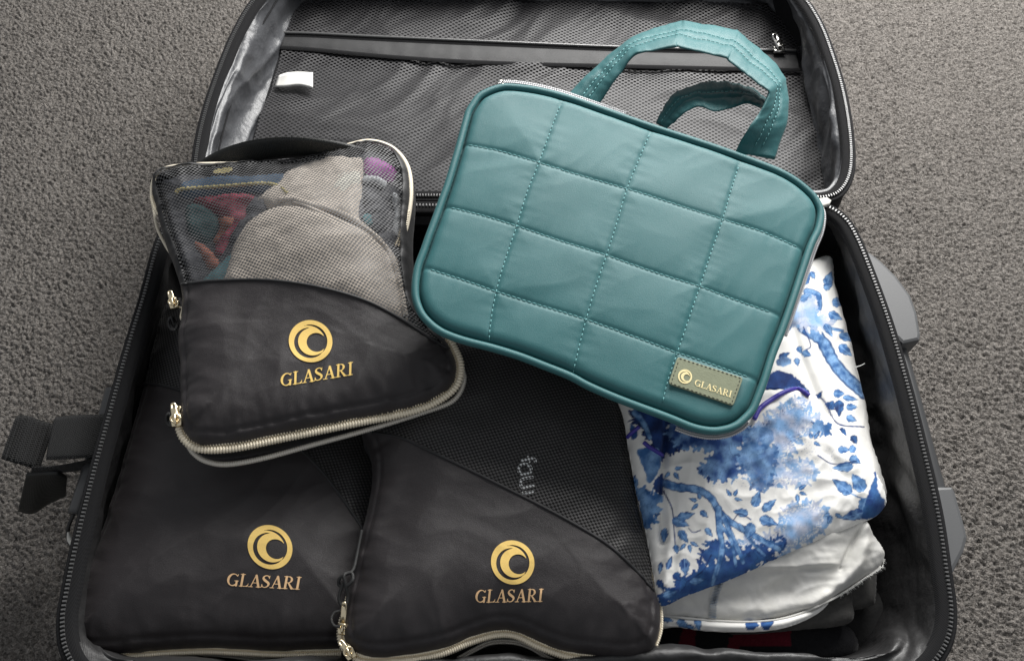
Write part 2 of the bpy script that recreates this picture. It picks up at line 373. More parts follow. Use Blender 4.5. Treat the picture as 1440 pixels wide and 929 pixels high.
# ------------------------------------------------------------ CARPET
gx = np.arange(-0.92, 0.9201, 0.0018); gy = np.arange(-0.02, 1.2201, 0.0018)
X, Y = np.meshgrid(gx, gy)
wx = X + 0.003 * noise(X * 60, Y * 60, 5); wy = Y + 0.003 * noise(X * 60, Y * 60, 6)
c_, s_ = math.cos(-0.5), math.sin(-0.5)
U = wx * c_ + wy * s_; V_ = -wx * s_ + wy * c_
hgt = 0.0030 * noise(U * 185, V_ * 290, 1) + 0.0020 * noise(U * 330, V_ * 420, 2) + 0.0010 * np.random.randn(*X.shape) + 0.0015 * fbm(X * 9, Y * 9, 9, 3)
edge = np.minimum(np.minimum(X - gx[0], gx[-1] - X), np.minimum(Y - gy[0], gy[-1] - Y))
hgt = hgt * smooth01(edge / 0.02)
V = np.stack([X, Y, hgt], -1).reshape(-1, 3)
n1, m1 = X.shape
F = grid_faces(n1, m1)[:, ::-1]
x0, x1, y0, y1 = gx[0], gx[-1], gy[0], gy[-1]; parts = [(V, F)]
for (ax, bx, ay, by) in ((-2.2, x0, -1.4, 2.8), (x1, 2.2, -1.4, 2.8), (x0, x1, -1.4, y0), (x0, x1, y1, 2.8)):
    nx, ny = max(2, int((bx - ax) / 0.008)), max(2, int((by - ay) / 0.008))
    Xo, Yo = np.meshgrid(np.linspace(ax, bx, nx), np.linspace(ay, by, ny)); ho = 0.0026 * np.random.randn(*Xo.shape)
    ho[[0, -1], :] = 0; ho[:, [0, -1]] = 0
    parts.append((np.stack([Xo, Yo, ho], -1).reshape(-1, 3), grid_faces(ny, nx)[:, ::-1]))
V, F = join(parts)
carpet = obj('carpet_floor', V, F, M['carpet'], kind='structure')
del X, Y, wx, wy, U, V_, hgt, V

# ------------------------------------------------------------ SUITCASE
RIMZ = 0.200; LIDZ = 0.165; PANZ = 0.085
suit = thing('suitcase', 'large black fabric suitcase lying wide open on the grey carpet', 'suitcase', (0, 0.5, 0.0))
base_px = [(300, 288), (600, 289), (900, 290), (1130, 287), (1163, 291), (1188, 308), (1205, 336), (1225, 385), (1250, 455), (1275, 540), (1300, 640),
           (1318, 720), (1330, 800), (1337, 858), (1331, 900), (1308, 935), (1270, 960), (1200, 972), (900, 976), (600, 977), (300, 976), (180, 972), (120, 950), (94, 915), (88, 872),
           (95, 825), (108, 762), (130, 672), (155, 580), (180, 490), (203, 415), (222, 345), (240, 308), (266, 291)]
lid_px = [(1020, -72), (600, -74), (480, -70), (405, -48), (358, 0), (331, 45), (310, 95), (291, 150), (279, 200), (275, 240), (283, 264), (310, 275), (600, 275), (900, 276), (1120, 277), (1165, 276), (1186, 262), (1196, 232), (1194, 182),
          (1184, 125), (1169, 75), (1152, 32), (1128, -5), (1085, -52)]
base_rim = curve(W(*np.array(base_px).T, RIMZ), 720, True)
lid_rim = curve(W(*np.array(lid_px).T, LIDZ), 640, True)
def offset(p, d):
    t = np.roll(p, -1, 0) - np.roll(p, 1, 0); n = np.stack([t[:, 1], -t[:, 0]], -1); n /= np.linalg.norm(n, axis=1)[:, None]
    a = (p[:, 0] * np.roll(p[:, 1], -1) - np.roll(p[:, 0], -1) * p[:, 1]).sum()
    if a < 0: n = -n
    q = p.copy(); q[:, :2] += n * d; return q
def at_z(p, z): q = p.copy(); q[:, 2] = z; return q
def loft(curves, closed=True, steps=8, disp=None):
    """smooth loft through closed curves of equal count"""
    C = np.stack(curves, 1); n, k, _ = C.shape
    t = np.linspace(0, k - 1, (k - 1) * steps + 1); out = []
    q = np.concatenate([2 * C[:, :1] - C[:, 1:2], C, 2 * C[:, -1:] - C[:, -2:-1]], 1)
    for tt in t:
        i = min(int(tt), k - 2); f = tt - i; a, b, c, d = q[:, i], q[:, i+1], q[:, i+2], q[:, i+3]
        out.append(0.5 * (2*b + (c-a)*f + (2*a-5*b+4*c-d)*f*f + (3*b-a-3*c+d)*f**3))
    S = np.stack(out, 1); m = S.shape[1]
    if disp is not None:
        du = np.roll(S, -1, 0) - np.roll(S, 1, 0); dv = np.gradient(S, axis=1); N = np.cross(du, dv); N /= np.linalg.norm(N, axis=2)[:, :, None] + 1e-12
        L = np.r_[0, np.cumsum(np.linalg.norm(np.diff(S[:, m//2], axis=0), axis=1))]
        vv = np.linspace(0, 1, m)
        S = S + N * disp(L[:, None] + 0 * vv[None], vv[None] + 0 * L[:, None])[:, :, None]
    return S.reshape(-1, 3), grid_faces(n, m, closed)
# outer shells
V, F = loft([at_z(offset(base_rim, 0.0042), RIMZ - 0.005), at_z(offset(base_rim, 0.009), 0.12), at_z(offset(base_rim, 0.006), 0.02), at_z(offset(base_rim, -0.004), 0.004)])
obj('base_shell', V, F, M['shell'], suit)
bf = at_z(offset(base_rim, -0.004), 0.006); obj('base_bottom', np.vstack([bf, bf.mean(0)[None]]), [(i, (i+1) % 720, 720) for i in range(720)], M['shell'], suit)
V, F = loft([at_z(offset(lid_rim, 0.004), LIDZ - 0.005), at_z(offset(lid_rim, 0.008), 0.09), at_z(offset(lid_rim, 0.004), 0.02), at_z(offset(lid_rim, -0.006), 0.004)])
obj('lid_shell', V, F, M['shell'], suit)
bf = at_z(offset(lid_rim, -0.006), 0.006); obj('lid_bottom', np.vstack([bf, bf.mean(0)[None]]), [(i, (i+1) % 640, 640) for i in range(640)], M['shell'], suit)
# rims: outer piping, tape, teeth
def rim(nm, path, wide, first=0):
    V, F = tube(at_z(offset(path, 0.0045), path[0, 2] - 0.003), 0.0021, 8, True); obj('edge_piping', V, F, M['pipe_black'], suit)
    V, F = loft([at_z(offset(path, 0.0038), path[0, 2] - 0.002), at_z(offset(path, 0.0), path[0, 2]), at_z(offset(path, -0.007), path[0, 2] - 0.001), at_z(offset(path, -0.010), path[0, 2] - 0.006)], steps=4)
    obj('zipper_tape', V, F, M['tape'], suit)
    L = length(np.vstack([path, path[:1]])); n = int(L / wide)
    q = resample(np.vstack([path, path[:1]]), n, True); t = np.roll(q, -1, 0) - np.roll(q, 1, 0); t /= np.linalg.norm(t, axis=1)[:, None]
    s = np.stack([t[:, 1], -t[:, 0], 0 * t[:, 0]], -1); up = np.array([0, 0, 1.0])
    P8 = []
    for (a, b, c) in [(-1, -1, 0), (1, -1, 0), (1, 1, 0), (-1, 1, 0), (-.55, -.8, 1), (.55, -.8, 1), (.55, .8, 1), (-.55, .8, 1)]:
        P8.append(q + t * a * wide * 0.32 + s * b * 0.0017 + up * (c * 0.0016 + 0.0002))
    V = np.stack(P8, 1).reshape(-1, 3)
    f = np.array([(4, 5, 6, 7), (0, 1, 5, 4), (1, 2, 6, 5), (2, 3, 7, 6), (3, 0, 4, 7)])
    F = (f[None] + np.arange(n)[:, None, None] * 8).reshape(-1, 4)
    obj('zipper_teeth', V, F, M['teeth'], suit, smooth=False, kind='stuff')
rim('base', base_rim, 0.0034); rim('lid', lid_rim, 0.0031)
# base lining: rim > sagging middle > floor
mid = np.array([(300, 304), (600, 306), (900, 306), (1120, 305), (1145, 309), (1163, 322), (1174, 350), (1186, 395), (1203, 462), (1224, 545), (1244, 640),
           (1258, 720), (1266, 790), (1268, 840), (1258, 880), (1240, 912), (1190, 921), (1120, 915), (960, 912), (800, 921), (640, 923), (300, 925), (190, 925), (150, 905), (128, 880), (124, 850),
           (136, 790), (153, 730), (172, 655), (196, 570), (218, 490), (238, 420), (252, 356), (268, 322)], float)
midz = np.interp(mid[:, 1], [300, 500, 880, 912], [0.150, 0.135, 0.14, 0.178])
m1c = curve(W(mid[:, 0], mid[:, 1], midz), 720, True)
def align(ref, c):
    k = np.linalg.norm(c[:, :2] - ref[0, :2], axis=1).argmin(); c = np.roll(c, -k, 0)
    cr = ref[:, :2].mean(0)
    def ang(p): a = np.unwrap(np.arctan2(p[:, 1] - cr[1], p[:, 0] - cr[0])); return a
    ar = ang(ref); ac = ang(c)
    if (ar[-1] - ar[0]) * (ac[-1] - ac[0]) < 0: c = c[::-1]; c = np.roll(c, 1, 0); ac = ang(c)
    ac = ac - 2 * np.pi * round((ac[0] - ar[0]) / (2 * np.pi)); sg = np.sign(ar[-1] - ar[0])
    A = np.r_[ac - sg * 2 * np.pi, ac, ac + sg * 2 * np.pi]; C3 = np.vstack([c, c, c]); A = A * sg
    A = np.maximum.accumulate(A)
    return np.stack([np.interp(ar * sg, A, C3[:, k]) for k in range(3)], -1)
m1c = align(base_rim, m1c)
def wr(L, v):
    e = np.sin(np.pi * np.clip(v, 0, 1))**0.7
    return e * (0.0040 * noise(L * 11, v * 3.0, 31) + 0.0034 * (1 - 2.5 * np.abs(noise(L * 16 + v * 1.5, v * 2.2 + L * 3, 32))) + 0.0012 * noise(L * 60, v * 4, 33))
V, F = loft([at_z(offset(base_rim, -0.009), RIMZ - 0.004), (m1c * .35 + at_z(offset(base_rim, -0.012), RIMZ - 0.012) * .65), m1c, at_z(offset(m1c, -0.012), 0.08), at_z(offset(m1c, -0.020), 0.014)], steps=14, disp=wr)
obj('base_lining', V, F, M['lining'], suit)
bf = at_z(offset(m1c, -0.019), 0.016); obj('base_floor_lining', np.vstack([bf, bf.mean(0)[None]]), [(i, (i+1) % 720, 720) for i in range(720)], M['lining'], suit)
# lid lining
pan_px = [(1060, 14), (760, 10), (520, 8), (440, 10), (421, 20), (410, 40), (399, 80), (386, 125), (371, 170), (355, 225), (342, 275), (345, 300), (380, 312), (700, 315), (1050, 312), (1150, 305), (1164, 292), (1160, 262), (1150, 215), (1140, 165), (1130, 110), (1118, 62), (1104, 34), (1085, 18)]
pan = align(lid_rim, curve(W(*np.array(pan_px).T, PANZ), 640, True))
def wl(L, v):
    e = np.sin(np.pi * np.clip(v, 0, 1))**0.8
    return e * (0.0050 * noise(L * 7 + 3, v * 2.4, 41) + 0.0025 * (1 - 3 * np.abs(noise(L * 18, v * 2 + L * 5, 47))) + 0.0055 * (1 - 2.6 * np.abs(noise(L * 5 + v * 1.2, v * 3 + L * 6, 42))) + 0.0012 * noise(L * 50, v * 5, 43))
lrm = at_z(offset(lid_rim, -0.009), LIDZ - 0.004)
V, F = loft([lrm, at_z(lrm * .80 + pan * .20, LIDZ - 0.016), at_z(lrm * .35 + pan * .65, PANZ + 0.022), pan * 1.0], steps=18, disp=wl)
obj('lid_lining', V, F, M['lid_lining'], suit)
for f, zz, rr_ in ((0.30, LIDZ - 0.021, 0.0011), (0.93, PANZ + 0.008, 0.0016)):
    q = at_z(lrm * (1 - f) + pan * f, zz); V, F = tube(q, rr_, 6, True); obj('lining_seam', V, F, M['pipe_black'], suit)
pi = offset(pan, 0.002)
zpan = HF(bbox(pi), 0.004, lambda x, y: PANZ + 0.004 * folds(x, y, -0.3, 9, 2, 51))
cloth('lid_panel', resample(pi, 200, True), zpan, M['panel'], suit, cell=0.004)
# netting pocket in two sheets, with a zipped band between them
band_t = P(curve([(398, 49), (440, 50), (540, 55), (700, 62), (900, 70), (1118, 74)], 60), lambda x, y: np.full_like(x, PANZ + 0.012))
band_b = P(curve([(392, 68), (440, 71), (560, 82), (700, 90), (900, 95), (1124, 100)], 60), lambda x, y: np.full_like(x, PANZ + 0.012))
znet = HF(bbox(pi), 0.002, lambda x, y: PANZ + 0.011 + 0.0055 * folds(x, y, 0.55, 8, 2.2, 53, 1.2) + 0.0014 * folds(x, y, 0.7, 26, 4, 54))
pr = resample(offset(pan, -0.001), 240, True)
def side_of(line, sign):
    def f(x, y):
        yy = np.interp(x, line[:, 0], line[:, 1]); return sign * (y - yy)
    return f
cloth('net_panel', pr, znet, M['lid_net'], suit, cell=0.003, cut=side_of(band_b, -1))
cloth('net_panel', pr, znet, M['lid_net'], suit, cell=0.003, cut=side_of(band_t, 1))
def strip(a, b, mtl, nm, parent, lift=0.0, m=6):
    v = np.linspace(0, 1, m)[None, :, None]; S = a[:, None] * (1 - v) + b[:, None] * v; S[:, :, 2] += lift + 0.002 * np.sin(np.pi * v[:, :, 0])
    return obj(nm, S.reshape(-1, 3), grid_faces(len(a), m), mtl, parent)
strip(band_t, band_b, M['pocket'], 'pocket_band', suit, 0.0)
q = band_b.copy(); q[:, 1] += 0.002; q2 = q.copy(); q2[:, 1] -= 0.007; strip(q, q2, M['tape'], 'band_binding', suit, 0.003, 4)
q = resample(band_t, 900); q[:, 2] += 0.0035
V, F = tube(q, 0.0018, 6, rmod=lambda i: 1 + 0.3 * (i % 2)); obj('pocket_zipper', V, F, M['teeth'], suit)
q = resample(band_t, 60).copy(); q[:, 2] += 0.002; a = q.copy(); b = q.copy(); a[:, 1] += 0.006; b[:, 1] -= 0.006; strip(a, b, M['tape'], 'pocket_zipper_tape', suit, -0.001, 4)

def plate(Lh, Wd, th, hole=True, taper=1.0):
    """rounded pull plate along +x from 0, with an eye near its end"""
    n = 28; out = []; inn = []
    for k in range(n):
        a = 2 * math.pi * k / n; c, s = math.cos(a), math.sin(a)
        x = Lh / 2 + (abs(c)**0.45) * math.copysign(Lh / 2, c); wv = Wd * (taper + (1 - taper) * x / Lh); y = (abs(s)**0.6) * math.copysign(wv / 2, s)
        out.append((x, y)); inn.append((Lh * 0.84 + Wd * 0.17 * c, Wd * 0.17 * s))
    out = np.array(out); inn = np.array(inn)
    V = np.vstack([np.column_stack([out, np.full(n, th / 2)]), np.column_stack([inn, np.full(n, th / 2)]), np.column_stack([out, np.full(n, -th / 2)]), np.column_stack([inn, np.full(n, -th / 2)])])
    F = []
    for i in range(n):
        j = (i + 1) % n
        F += [(i, j, n + j, n + i), (2*n + j, 2*n + i, 3*n + i, 3*n + j), (j, i, 2*n + i, 2*n + j), (n + i, n + j, 3*n + j, 3*n + i)]
    return V, F
def slider(at_pt, dirv, mtl, parent, size=1.0, pull_dir=None, pull_len=0.014, name='zip_slider', pull=True, pw=0.005):
    """slider body with wedge front, bridge and a hanging pull"""
    s = 0.001 * size
    body = [(-4, -2.2, 0), (-4, 2.2, 0), (0, 3.1, 0), (3.6, 2.4, 0), (3.6, -2.4, 0), (0, -3.1, 0)]
    Vb, Fb = prism(np.array(body) * s, 0, 2.6 * s, 0.7 * s)
    br = np.array([(-3.2, 0, 2.4), (-2.8, 0, 4.0), (-1, 0, 4.8), (1.4, 0, 4.6), (2.6, 0, 3.6), (2.8, 0, 2.4)]) * s
    V2, F2 = tube(curve(br, 16), 0.75 * s, 6)
    V, F = join([(Vb, Fb), (V2, F2)])
    o = obj(name, place(V, frame_at(at_pt, dirv)), F, mtl, parent)
    if pull:
        pd = np.array(pull_dir if pull_dir is not None else dirv, float)
        V, F = plate(pull_len, pw, 0.0011)
        fr = frame_at(np.array(at_pt) + np.array([0, 0, 4.2 * s]), pd)
        obj('zip_pull', place(V, fr), F, mtl, o)
        th = np.linspace(0, 2 * np.pi, 18, endpoint=False)
        ringp = np.column_stack([np.cos(th) * 2.0 * s, np.sin(th) * 2.4 * s, 0.6 * s * np.cos(th)])
        V, F = tube(place(ringp, fr), 0.55 * s, 6, True); obj('pull_ring', V, F, mtl, o)
    return o
slider(W(1095, 72, PANZ + 0.017), (1, 0.0, 0), M['steel'], suit, 1.9, pull_dir=W(1087, 52, .115) - W(1097, 74, .105), pull_len=0.019, pw=0.0105, name='pocket_zip_slider')
# care label sewn into the lid
A = curve(W(np.array([386, 400, 420, 440]), np.array([123, 123, 121, 125]), np.array([.100, .103, .104, .106])), 14)
B = curve(W(np.array([392, 405, 422, 440]), np.array([106, 102, 101, 102]), np.array([.100, .108, .108, .106])), 14)
V, F, _, _ = ribbon(A, B, 0.0006, 6); obj('care_label', V, F, M['label_white'], suit)
# hinge gusset between the two halves
gA = W(np.linspace(300, 1160, 90), np.full(90, 277.), 0.150); gB = W(np.linspace(290, 1165, 90), np.full(90, 292.), 0.180)
v = np.linspace(0, 1, 10)[None, :, None]; S = gA[:, None] * (1 - v) + gB[:, None] * v; S[:, :, 2] += -0.03 * np.sin(np.pi * v[:, :, 0]) + 0.003 * noise(S[:, :, 0] * 40, S[:, :, 1] * 60, 61)
obj('hinge_gusset', S.reshape(-1, 3), grid_faces(90, 10), M['lining'], suit)
# hinge-side lining roll
gA = W(np.linspace(290, 1140, 160), np.full(160, 291.), 0.196); gB = W(np.linspace(290, 1140, 160), np.full(160, 316.), 0.180)
v = np.linspace(0, 1, 14)[None, :, None]; S = gA[:, None] * (1 - v) + gB[:, None] * v; S[:, :, 2] += 0.004 * np.sin(np.pi * v[:, :, 0]) + 0.003 * noise(S[:, :, 0] * 35, S[:, :, 1] * 120, 62) * np.sin(np.pi * v[:, :, 0])
obj('hinge_lining', S.reshape(-1, 3), grid_faces(160, 14), M['lid_lining'], suit)
# pale tab where the halves meet
tb = W(np.array([1150, 1152, 1163, 1169, 1167, 1158, 1150.]), np.array([284, 279, 278, 282, 287, 290, 289.]), 0.206)
V, F = prism(tb[::-1], 0.203, 0.207, 0.001); obj('hinge_tab', V, F, M['pale_tab'], suit)
# grey plastic corner feet and tube on the right side
def px_prism(pts, z1, z0, bev, nm, mtl, n=None):
    w_ = W(*np.array(pts, float).T, z1); V, F = prism(w_, z0, z1, bev); return obj(nm, V, F, mtl, suit, smooth=False)
px_prism([(1212, 352), (1224, 354), (1240, 366), (1262, 388), (1282, 415), (1291, 440), (1296, 470), (1294, 478), (1270, 483), (1262, 476), (1240, 470)], 0.165, 0.10, 0.004, 'grey_foot', M['plastic'])
px_prism([(1293, 686), (1312, 683), (1340, 683), (1345, 692), (1360, 745), (1362, 756), (1357, 775), (1340, 808), (1326, 830), (1316, 834)], 0.165, 0.10, 0.004, 'grey_foot', M['plastic'])
V, F = tube(curve(W(np.array([1255, 1273, 1292, 1308, 1322.]), np.array([460, 520, 590, 650, 700.]), 0.145), 40), 0.0072, 14); obj('frame_tube', V, F, M['tube_dark'], suit)
V, F = tube(curve(W(np.array([1240, 1260, 1280, 1297, 1312.]), np.array([460, 520, 590, 650, 700.]), 0.150), 40), 0.0055, 10); obj('side_piping', V, F, M['pipe_black'], suit)
# left side handle: tube, webbing loop, folded tabs
V, F = tube(curve(W(np.array([158, 147, 132, 118, 106.]), np.array([548, 590, 640, 685, 722.]), 0.135), 40), 0.0070, 14); obj('handle_tube', V, F, M['tube_dark'], suit)
def rib(a, za, b, zb, th, nm, mtl, n=30, m=12, wave=None, parent=None):
    A = W(*np.array(a, float).T, np.array(za)); B = W(*np.array(b, float).T, np.array(zb))
    V, F, top, N = ribbon(curve(A, n), curve(B, n), th, m, wave); return obj(nm, V, F, mtl, parent or suit)
rib([(78, 586), (110, 583), (150, 582), (175, 582)], [.150, .158, .155, .14], [(65, 647), (100, 645), (133, 643), (155, 643)], [.150, .158, .155, .14], 0.003, 'webbing_loop', M['webbing'])
rib([(24, 584), (36, 584), (48, 587), (62, 592), (77, 596)], [.140, .143, .146, .142, .135], [(2, 645), (14, 649), (28, 653), (42, 657), (55, 660)], [.140, .143, .146, .142, .135], 0.0026, 'webbing_tab', M['webbing'], n=60, wave=lambda u, v: 0.0007 * np.sin(u * 60) + 0 * v)
for f in (0.10, 0.26, 0.42):
    a = W(24 + 53 * f, 583 + 10 * f, .1455); b = W(2 + 53 * f, 645 + 12 * f, .1455)
    V, F = tube(curve([a, (a + b) / 2, b], 24), 0.0011, 6); obj('webbing_stitch', V, F, M['webbing'], suit)
rib([(45, 656), (75, 655), (105, 650), (132, 644)], [.148, .150, .150, .148], [(44, 666), (75, 664), (105, 662), (134, 655)], [.128, .13, .13, .128], 0.003, 'webbing_fold', M['webbing'])
rib([(38, 664), (60, 662), (82, 663), (94, 668)], [.135, .14, .14, .12], [(25, 719), (46, 722), (70, 708), (92, 698)], [.060, .055, .06, .07], 0.0024, 'hanging_strap', M['strap_black'])
V, F = tube(curve(W(np.array([104, 97, 95, 98, 104.]), np.array([722, 738, 752, 764, 772.]), np.array([.13, .12, .11, .11, .12])), 30), 0.0018, 8); obj('cord_loop', V, F, M['knot_cord'], suit)
V, F = tube(curve(W(np.array([96, 98, 103.]), np.array([748, 758, 768.]), 0.121), 14), np.interp(np.arange(14), [0, 6, 13], [0.0012, 0.0026, 0.0016]), 8); obj('cord_tip', V, F, M['pale_tab'], suit)

# ------------------------------------------------------------ printed lettering (filled from stroke fields)
def strokes(path, r, n=40):
    p = curve(path, n); rr = np.interp(np.linspace(0, 1, n), np.linspace(0, 1, len(np.atleast_1d(r))), np.atleast_1d(r)); return np.column_stack([p, rr])
def line(a, b, r0, r1=None, n=26): return strokes([a, ((a[0]+b[0])/2, (a[1]+b[1])/2), b], [r0, r1 if r1 is not None else r0], n)
TH, TK, SF = 0.035, 0.078, 0.028
def arc(cx, cy, rx, ry, a0, a1, rs, n=60):
    a = np.radians(np.linspace(a0, a1, n)); return np.column_stack([cx + rx * np.cos(a), cy + ry * np.sin(a), np.interp(np.linspace(0, 1, n), np.linspace(0, 1, len(rs)), rs)])
GLY = {
 'G': (0.80, [arc(0.43, 0.50, 0.34, 0.46, 42, 318, [.035, .03, .055, .085, .085, .06, .03, .05, .06]), line((0.70, 0.80), (0.73, 0.93), .02, .03), line((0.69, 0.05), (0.69, 0.40), .07), line((0.55, 0.42), (0.80, 0.42), SF)]),
 'L': (0.66, [line((0.20, 0.04), (0.20, 0.96), TK), line((0.05, 0.97), (0.36, 0.97), SF), line((0.05, 0.03), (0.62, 0.03), SF), line((0.62, 0.04), (0.66, 0.26), .03, .015), line((0.55, 0.04), (0.63, 0.12), .045, .03)]),
 'A': (0.78, [line((0.14, 0.03), (0.40, 0.95), TH), line((0.42, 0.93), (0.68, 0.03), TK), line((0.23, 0.34), (0.58, 0.34), SF), line((0.0, 0.02), (0.27, 0.02), SF), line((0.52, 0.02), (0.84, 0.02), SF)]),
 'S': (0.60, [strokes([(0.50, 0.78), (0.42, 0.93), (0.27, 0.96), (0.13, 0.88), (0.10, 0.74), (0.20, 0.60), (0.36, 0.48), (0.49, 0.36), (0.50, 0.20), (0.40, 0.07), (0.25, 0.03), (0.12, 0.08), (0.06, 0.22)], [.03, .035, .04, .05, .075, .09, .09, .085, .07, .045, .035, .03, .03], 70), line((0.50, 0.74), (0.52, 0.96), .025), line((0.05, 0.04), (0.06, 0.26), .025)]),
 'R': (0.80, [line((0.20, 0.04), (0.20, 0.96), TK), line((0.05, 0.97), (0.42, 0.97), SF), line((0.05, 0.02), (0.36, 0.02), SF), arc(0.38, 0.73, 0.20, 0.235, 90, -90, [.03, .05, .08, .05, .03]), line((0.24, 0.49), (0.40, 0.49), SF), line((0.38, 0.47), (0.66, 0.05), .05, .08), line((0.60, 0.02), (0.84, 0.02), SF)]),
 'I': (0.40, [line((0.20, 0.04), (0.20, 0.96), TK), line((0.05, 0.97), (0.36, 0.97), SF), line((0.05, 0.02), (0.36, 0.02), SF)]),
}
def word_mesh(word, gap=0.05, cell=0.028):
    VV = []; FF = []; x = 0; o = 0
    for ch in word:
        wd, st = GLY[ch]; D = np.vstack(st)
        def f(X_, Y_):
            sh = X_.shape; a = X_.ravel()[:, None]; b = Y_.ravel()[:, None]
            return (D[:, 2] - np.sqrt((a - D[:, 0])**2 + (b - D[:, 1])**2)).max(1).reshape(sh)
        V2, F, _ = region(f, (-0.1, -0.1, wd + 0.15, 1.1), cell)
        V2 = V2.copy(); V2[:, 0] += x; VV.append(V2); FF += [tuple(k + o for k in q) for q in F]; o += len(V2); x += wd + gap
    V2 = np.vstack(VV); return V2, FF, x - gap
def logo_mesh(cell=0.035):
    def disc(x, y, cx, cy, r): return r - np.hypot(x - cx, y - cy)
    k = 205.0
    def D(x, y, cx, cy, r): return disc(x, y, (cx - 508) / k, -(cy - 400) / k, r / k)
    def f(x, y):
        g = disc(x, y, 0, 0, 1.0)
        c1 = np.minimum(D(x, y, 500, 385, 148), -D(x, y, 524, 394, 134))
        hole = D(x, y, 562, 385, 92)
        c2 = np.minimum(D(x, y, 508, 404, 158), -D(x, y, 485, 392, 161))
        return np.minimum(g, -np.maximum(np.maximum(c1, hole), c2))
    V2, F, _ = region(f, (-1.1, -1.1, 1.1, 1.1), cell); return V2, F
WORD = word_mesh('GLASARI'); LOGO = logo_mesh()
def decal(nm, V2, F, origin, ex, ey, zf, mtl, parent, lift=0.0007):
    """lay a print on a surface: origin and axes measured in photo pixels, projected onto the cloth"""
    px = np.array(origin)[None] + V2[:, :1] * np.array(ex)[None] + V2[:, 1:2] * np.array(ey)[None]
    q = P(px, zf); q[:, 2] += lift
    return obj(nm, q, F, mtl, parent, smooth=True)

# ------------------------------------------------------------ zips that follow a path
def coil(path, r, mtl, parent, nm='zipper', pitch=0.0019, two=True, side=None):
    L = length(path); n = int(L / pitch * 4); q = resample(path, n)
    t = np.gradient(q, axis=0); s = np.stack([t[:, 1], -t[:, 0], 0 * t[:, 0]], -1); s /= np.linalg.norm(s, axis=1)[:, None] + 1e-12
    parts = []
    offs = (-0.55, 0.55) if two else (0,)
    for k, e in enumerate(offs):
        parts.append(tube(q + s * e * r * 1.5, r, 6, rmod=lambda i, k=k: np.array([0.62, 1.0, 1.12, 1.0])[(i + 2 * k) % 4]))
    V, F = join(parts); return obj(nm, V, F, mtl, parent)

# ------------------------------------------------------------ PACKING CUBE, lower left (B)
def cube_height(outline, plane, h, wd, seed, crease=0.010, fold=0.0016, puck=0.0016, extra=None):
    def f(x, y):
        d, s, i = pdist(x, y, outline)
        z = plane(x, y) + h * dome(d / wd)**0.9
        z = z - 0.0022 * np.exp(-((d - crease) / 0.0016)**2)
        pk = noise(s * 55, d * 30, seed) + 0.6 * noise(s * 120, d * 60, seed + 1)
        z = z + puck * pk * np.exp(-np.abs(d - crease) / 0.014)
        z = z + fold * folds(x, y, 0.6, 14, 2.0, seed + 5) * smooth01(d / 0.03) + 0.00022 * folds(x, y, -0.4, 36, 3, seed + 9) * smooth01(d / 0.02)
        z = z + 0.0021 * (1 - 2.8 * np.abs(noise(s * 26 + d * 9, d * 9, seed + 21))) * np.exp(-d / 0.035) * smooth01(d / 0.008) * (0.4 + 0.9 * smooth01(0.5 + noise(s * 7, 0 * s, seed + 22)))
        z = z + 0.0006 * (1 - 3.0 * np.abs(noise(x * 12 + y * 9, y * 20 - x * 14, seed + 23))) * smooth01(d / 0.03)
        if extra is not None: z = z + extra(x, y, d)
        return np.where(i, z, plane(x, y))
    return HF(bbox(outline), 0.0012, f)
def flat(z): return lambda x, y: np.full_like(np.asarray(x, float), z)
def plane3(p1, p2, p3):
    a = np.array([p1, p2, p3], float); M3 = np.column_stack([a[:, 0], a[:, 1], np.ones(3)]); k = np.linalg.solve(M3, a[:, 2])
    return lambda x, y: k[0] * x + k[1] * y + k[2]
def skirt_obj(outline, z_from, drop, parent, mtl, nm='side_band', inset=0.006, steps=3, closed=True):
    a = outline.copy(); a[:, 2] = z_from(a[:, 0], a[:, 1]); b = offset(a, 0.003); b[:, 2] -= drop * .5; c = offset(a, -inset); c[:, 2] -= drop
    V, F = loft([a, b, c], steps=6, closed=closed); return obj(nm, V, F, mtl, parent)

B_px = [(258, 425), (330, 430), (430, 440), (520, 470), (556, 560), (560, 700), (552, 800), (535, 890), (500, 913), (440, 917), (386, 919), (330, 916), (290, 915), (217, 919), (159, 924), (122, 921), (107, 905), (105, 885),
        (110, 850), (122, 800), (150, 745), (172, 672), (190, 610), (207, 545), (222, 480), (236, 438)]
Bpl = plane3((*W(110, 900, .155)[:2], .150), (*W(230, 440, .155)[:2], .130), (*W(540, 800, .15)[:2], .135))
B_out = curve(P(B_px, Bpl), 260, True)
Bz = cube_height(B_out, Bpl, 0.050, 0.10, 70, fold=0.0026, puck=0.0022)
cubeB = thing('packing_cube', 'black packing cube with gold logo lying in the lower left of the suitcase', 'packing cube', tuple(np.r_[B_out.mean(0)[:2], 0.05]), 'black packing cubes with gold logos')
B_seam1 = P(curve([(190, 540), (215, 540), (250, 548), (300, 570), (360, 598), (410, 622), (455, 665), (495, 720), (520, 760), (560, 830), (580, 860)], 60), Bz)
def above(line_pts):
    """positive on the far side of a seam that runs left to right"""
    def f(x, y):
        d, s, _ = pdist(x, y, line_pts, closed=False)
        # sign by nearest segment side
        A = line_pts[:-1, :2]; Bq = line_pts[1:, :2]; L = np.r_[0, np.cumsum(np.linalg.norm(Bq - A, axis=1))]
        k = np.clip(np.searchsorted(L, s, side='right') - 1, 0, len(A) - 1)
        D = Bq[k] - A[k]; cr = D[..., 0] * (y - A[k][..., 1]) - D[..., 1] * (x - A[k][..., 0])
        return d * np.sign(cr)
    return f
abB = above(B_seam1)
cloth('fabric_panel', B_out, Bz, M['nylon'], cubeB, cell=0.0016, cut=lambda x, y: -abB(x, y))
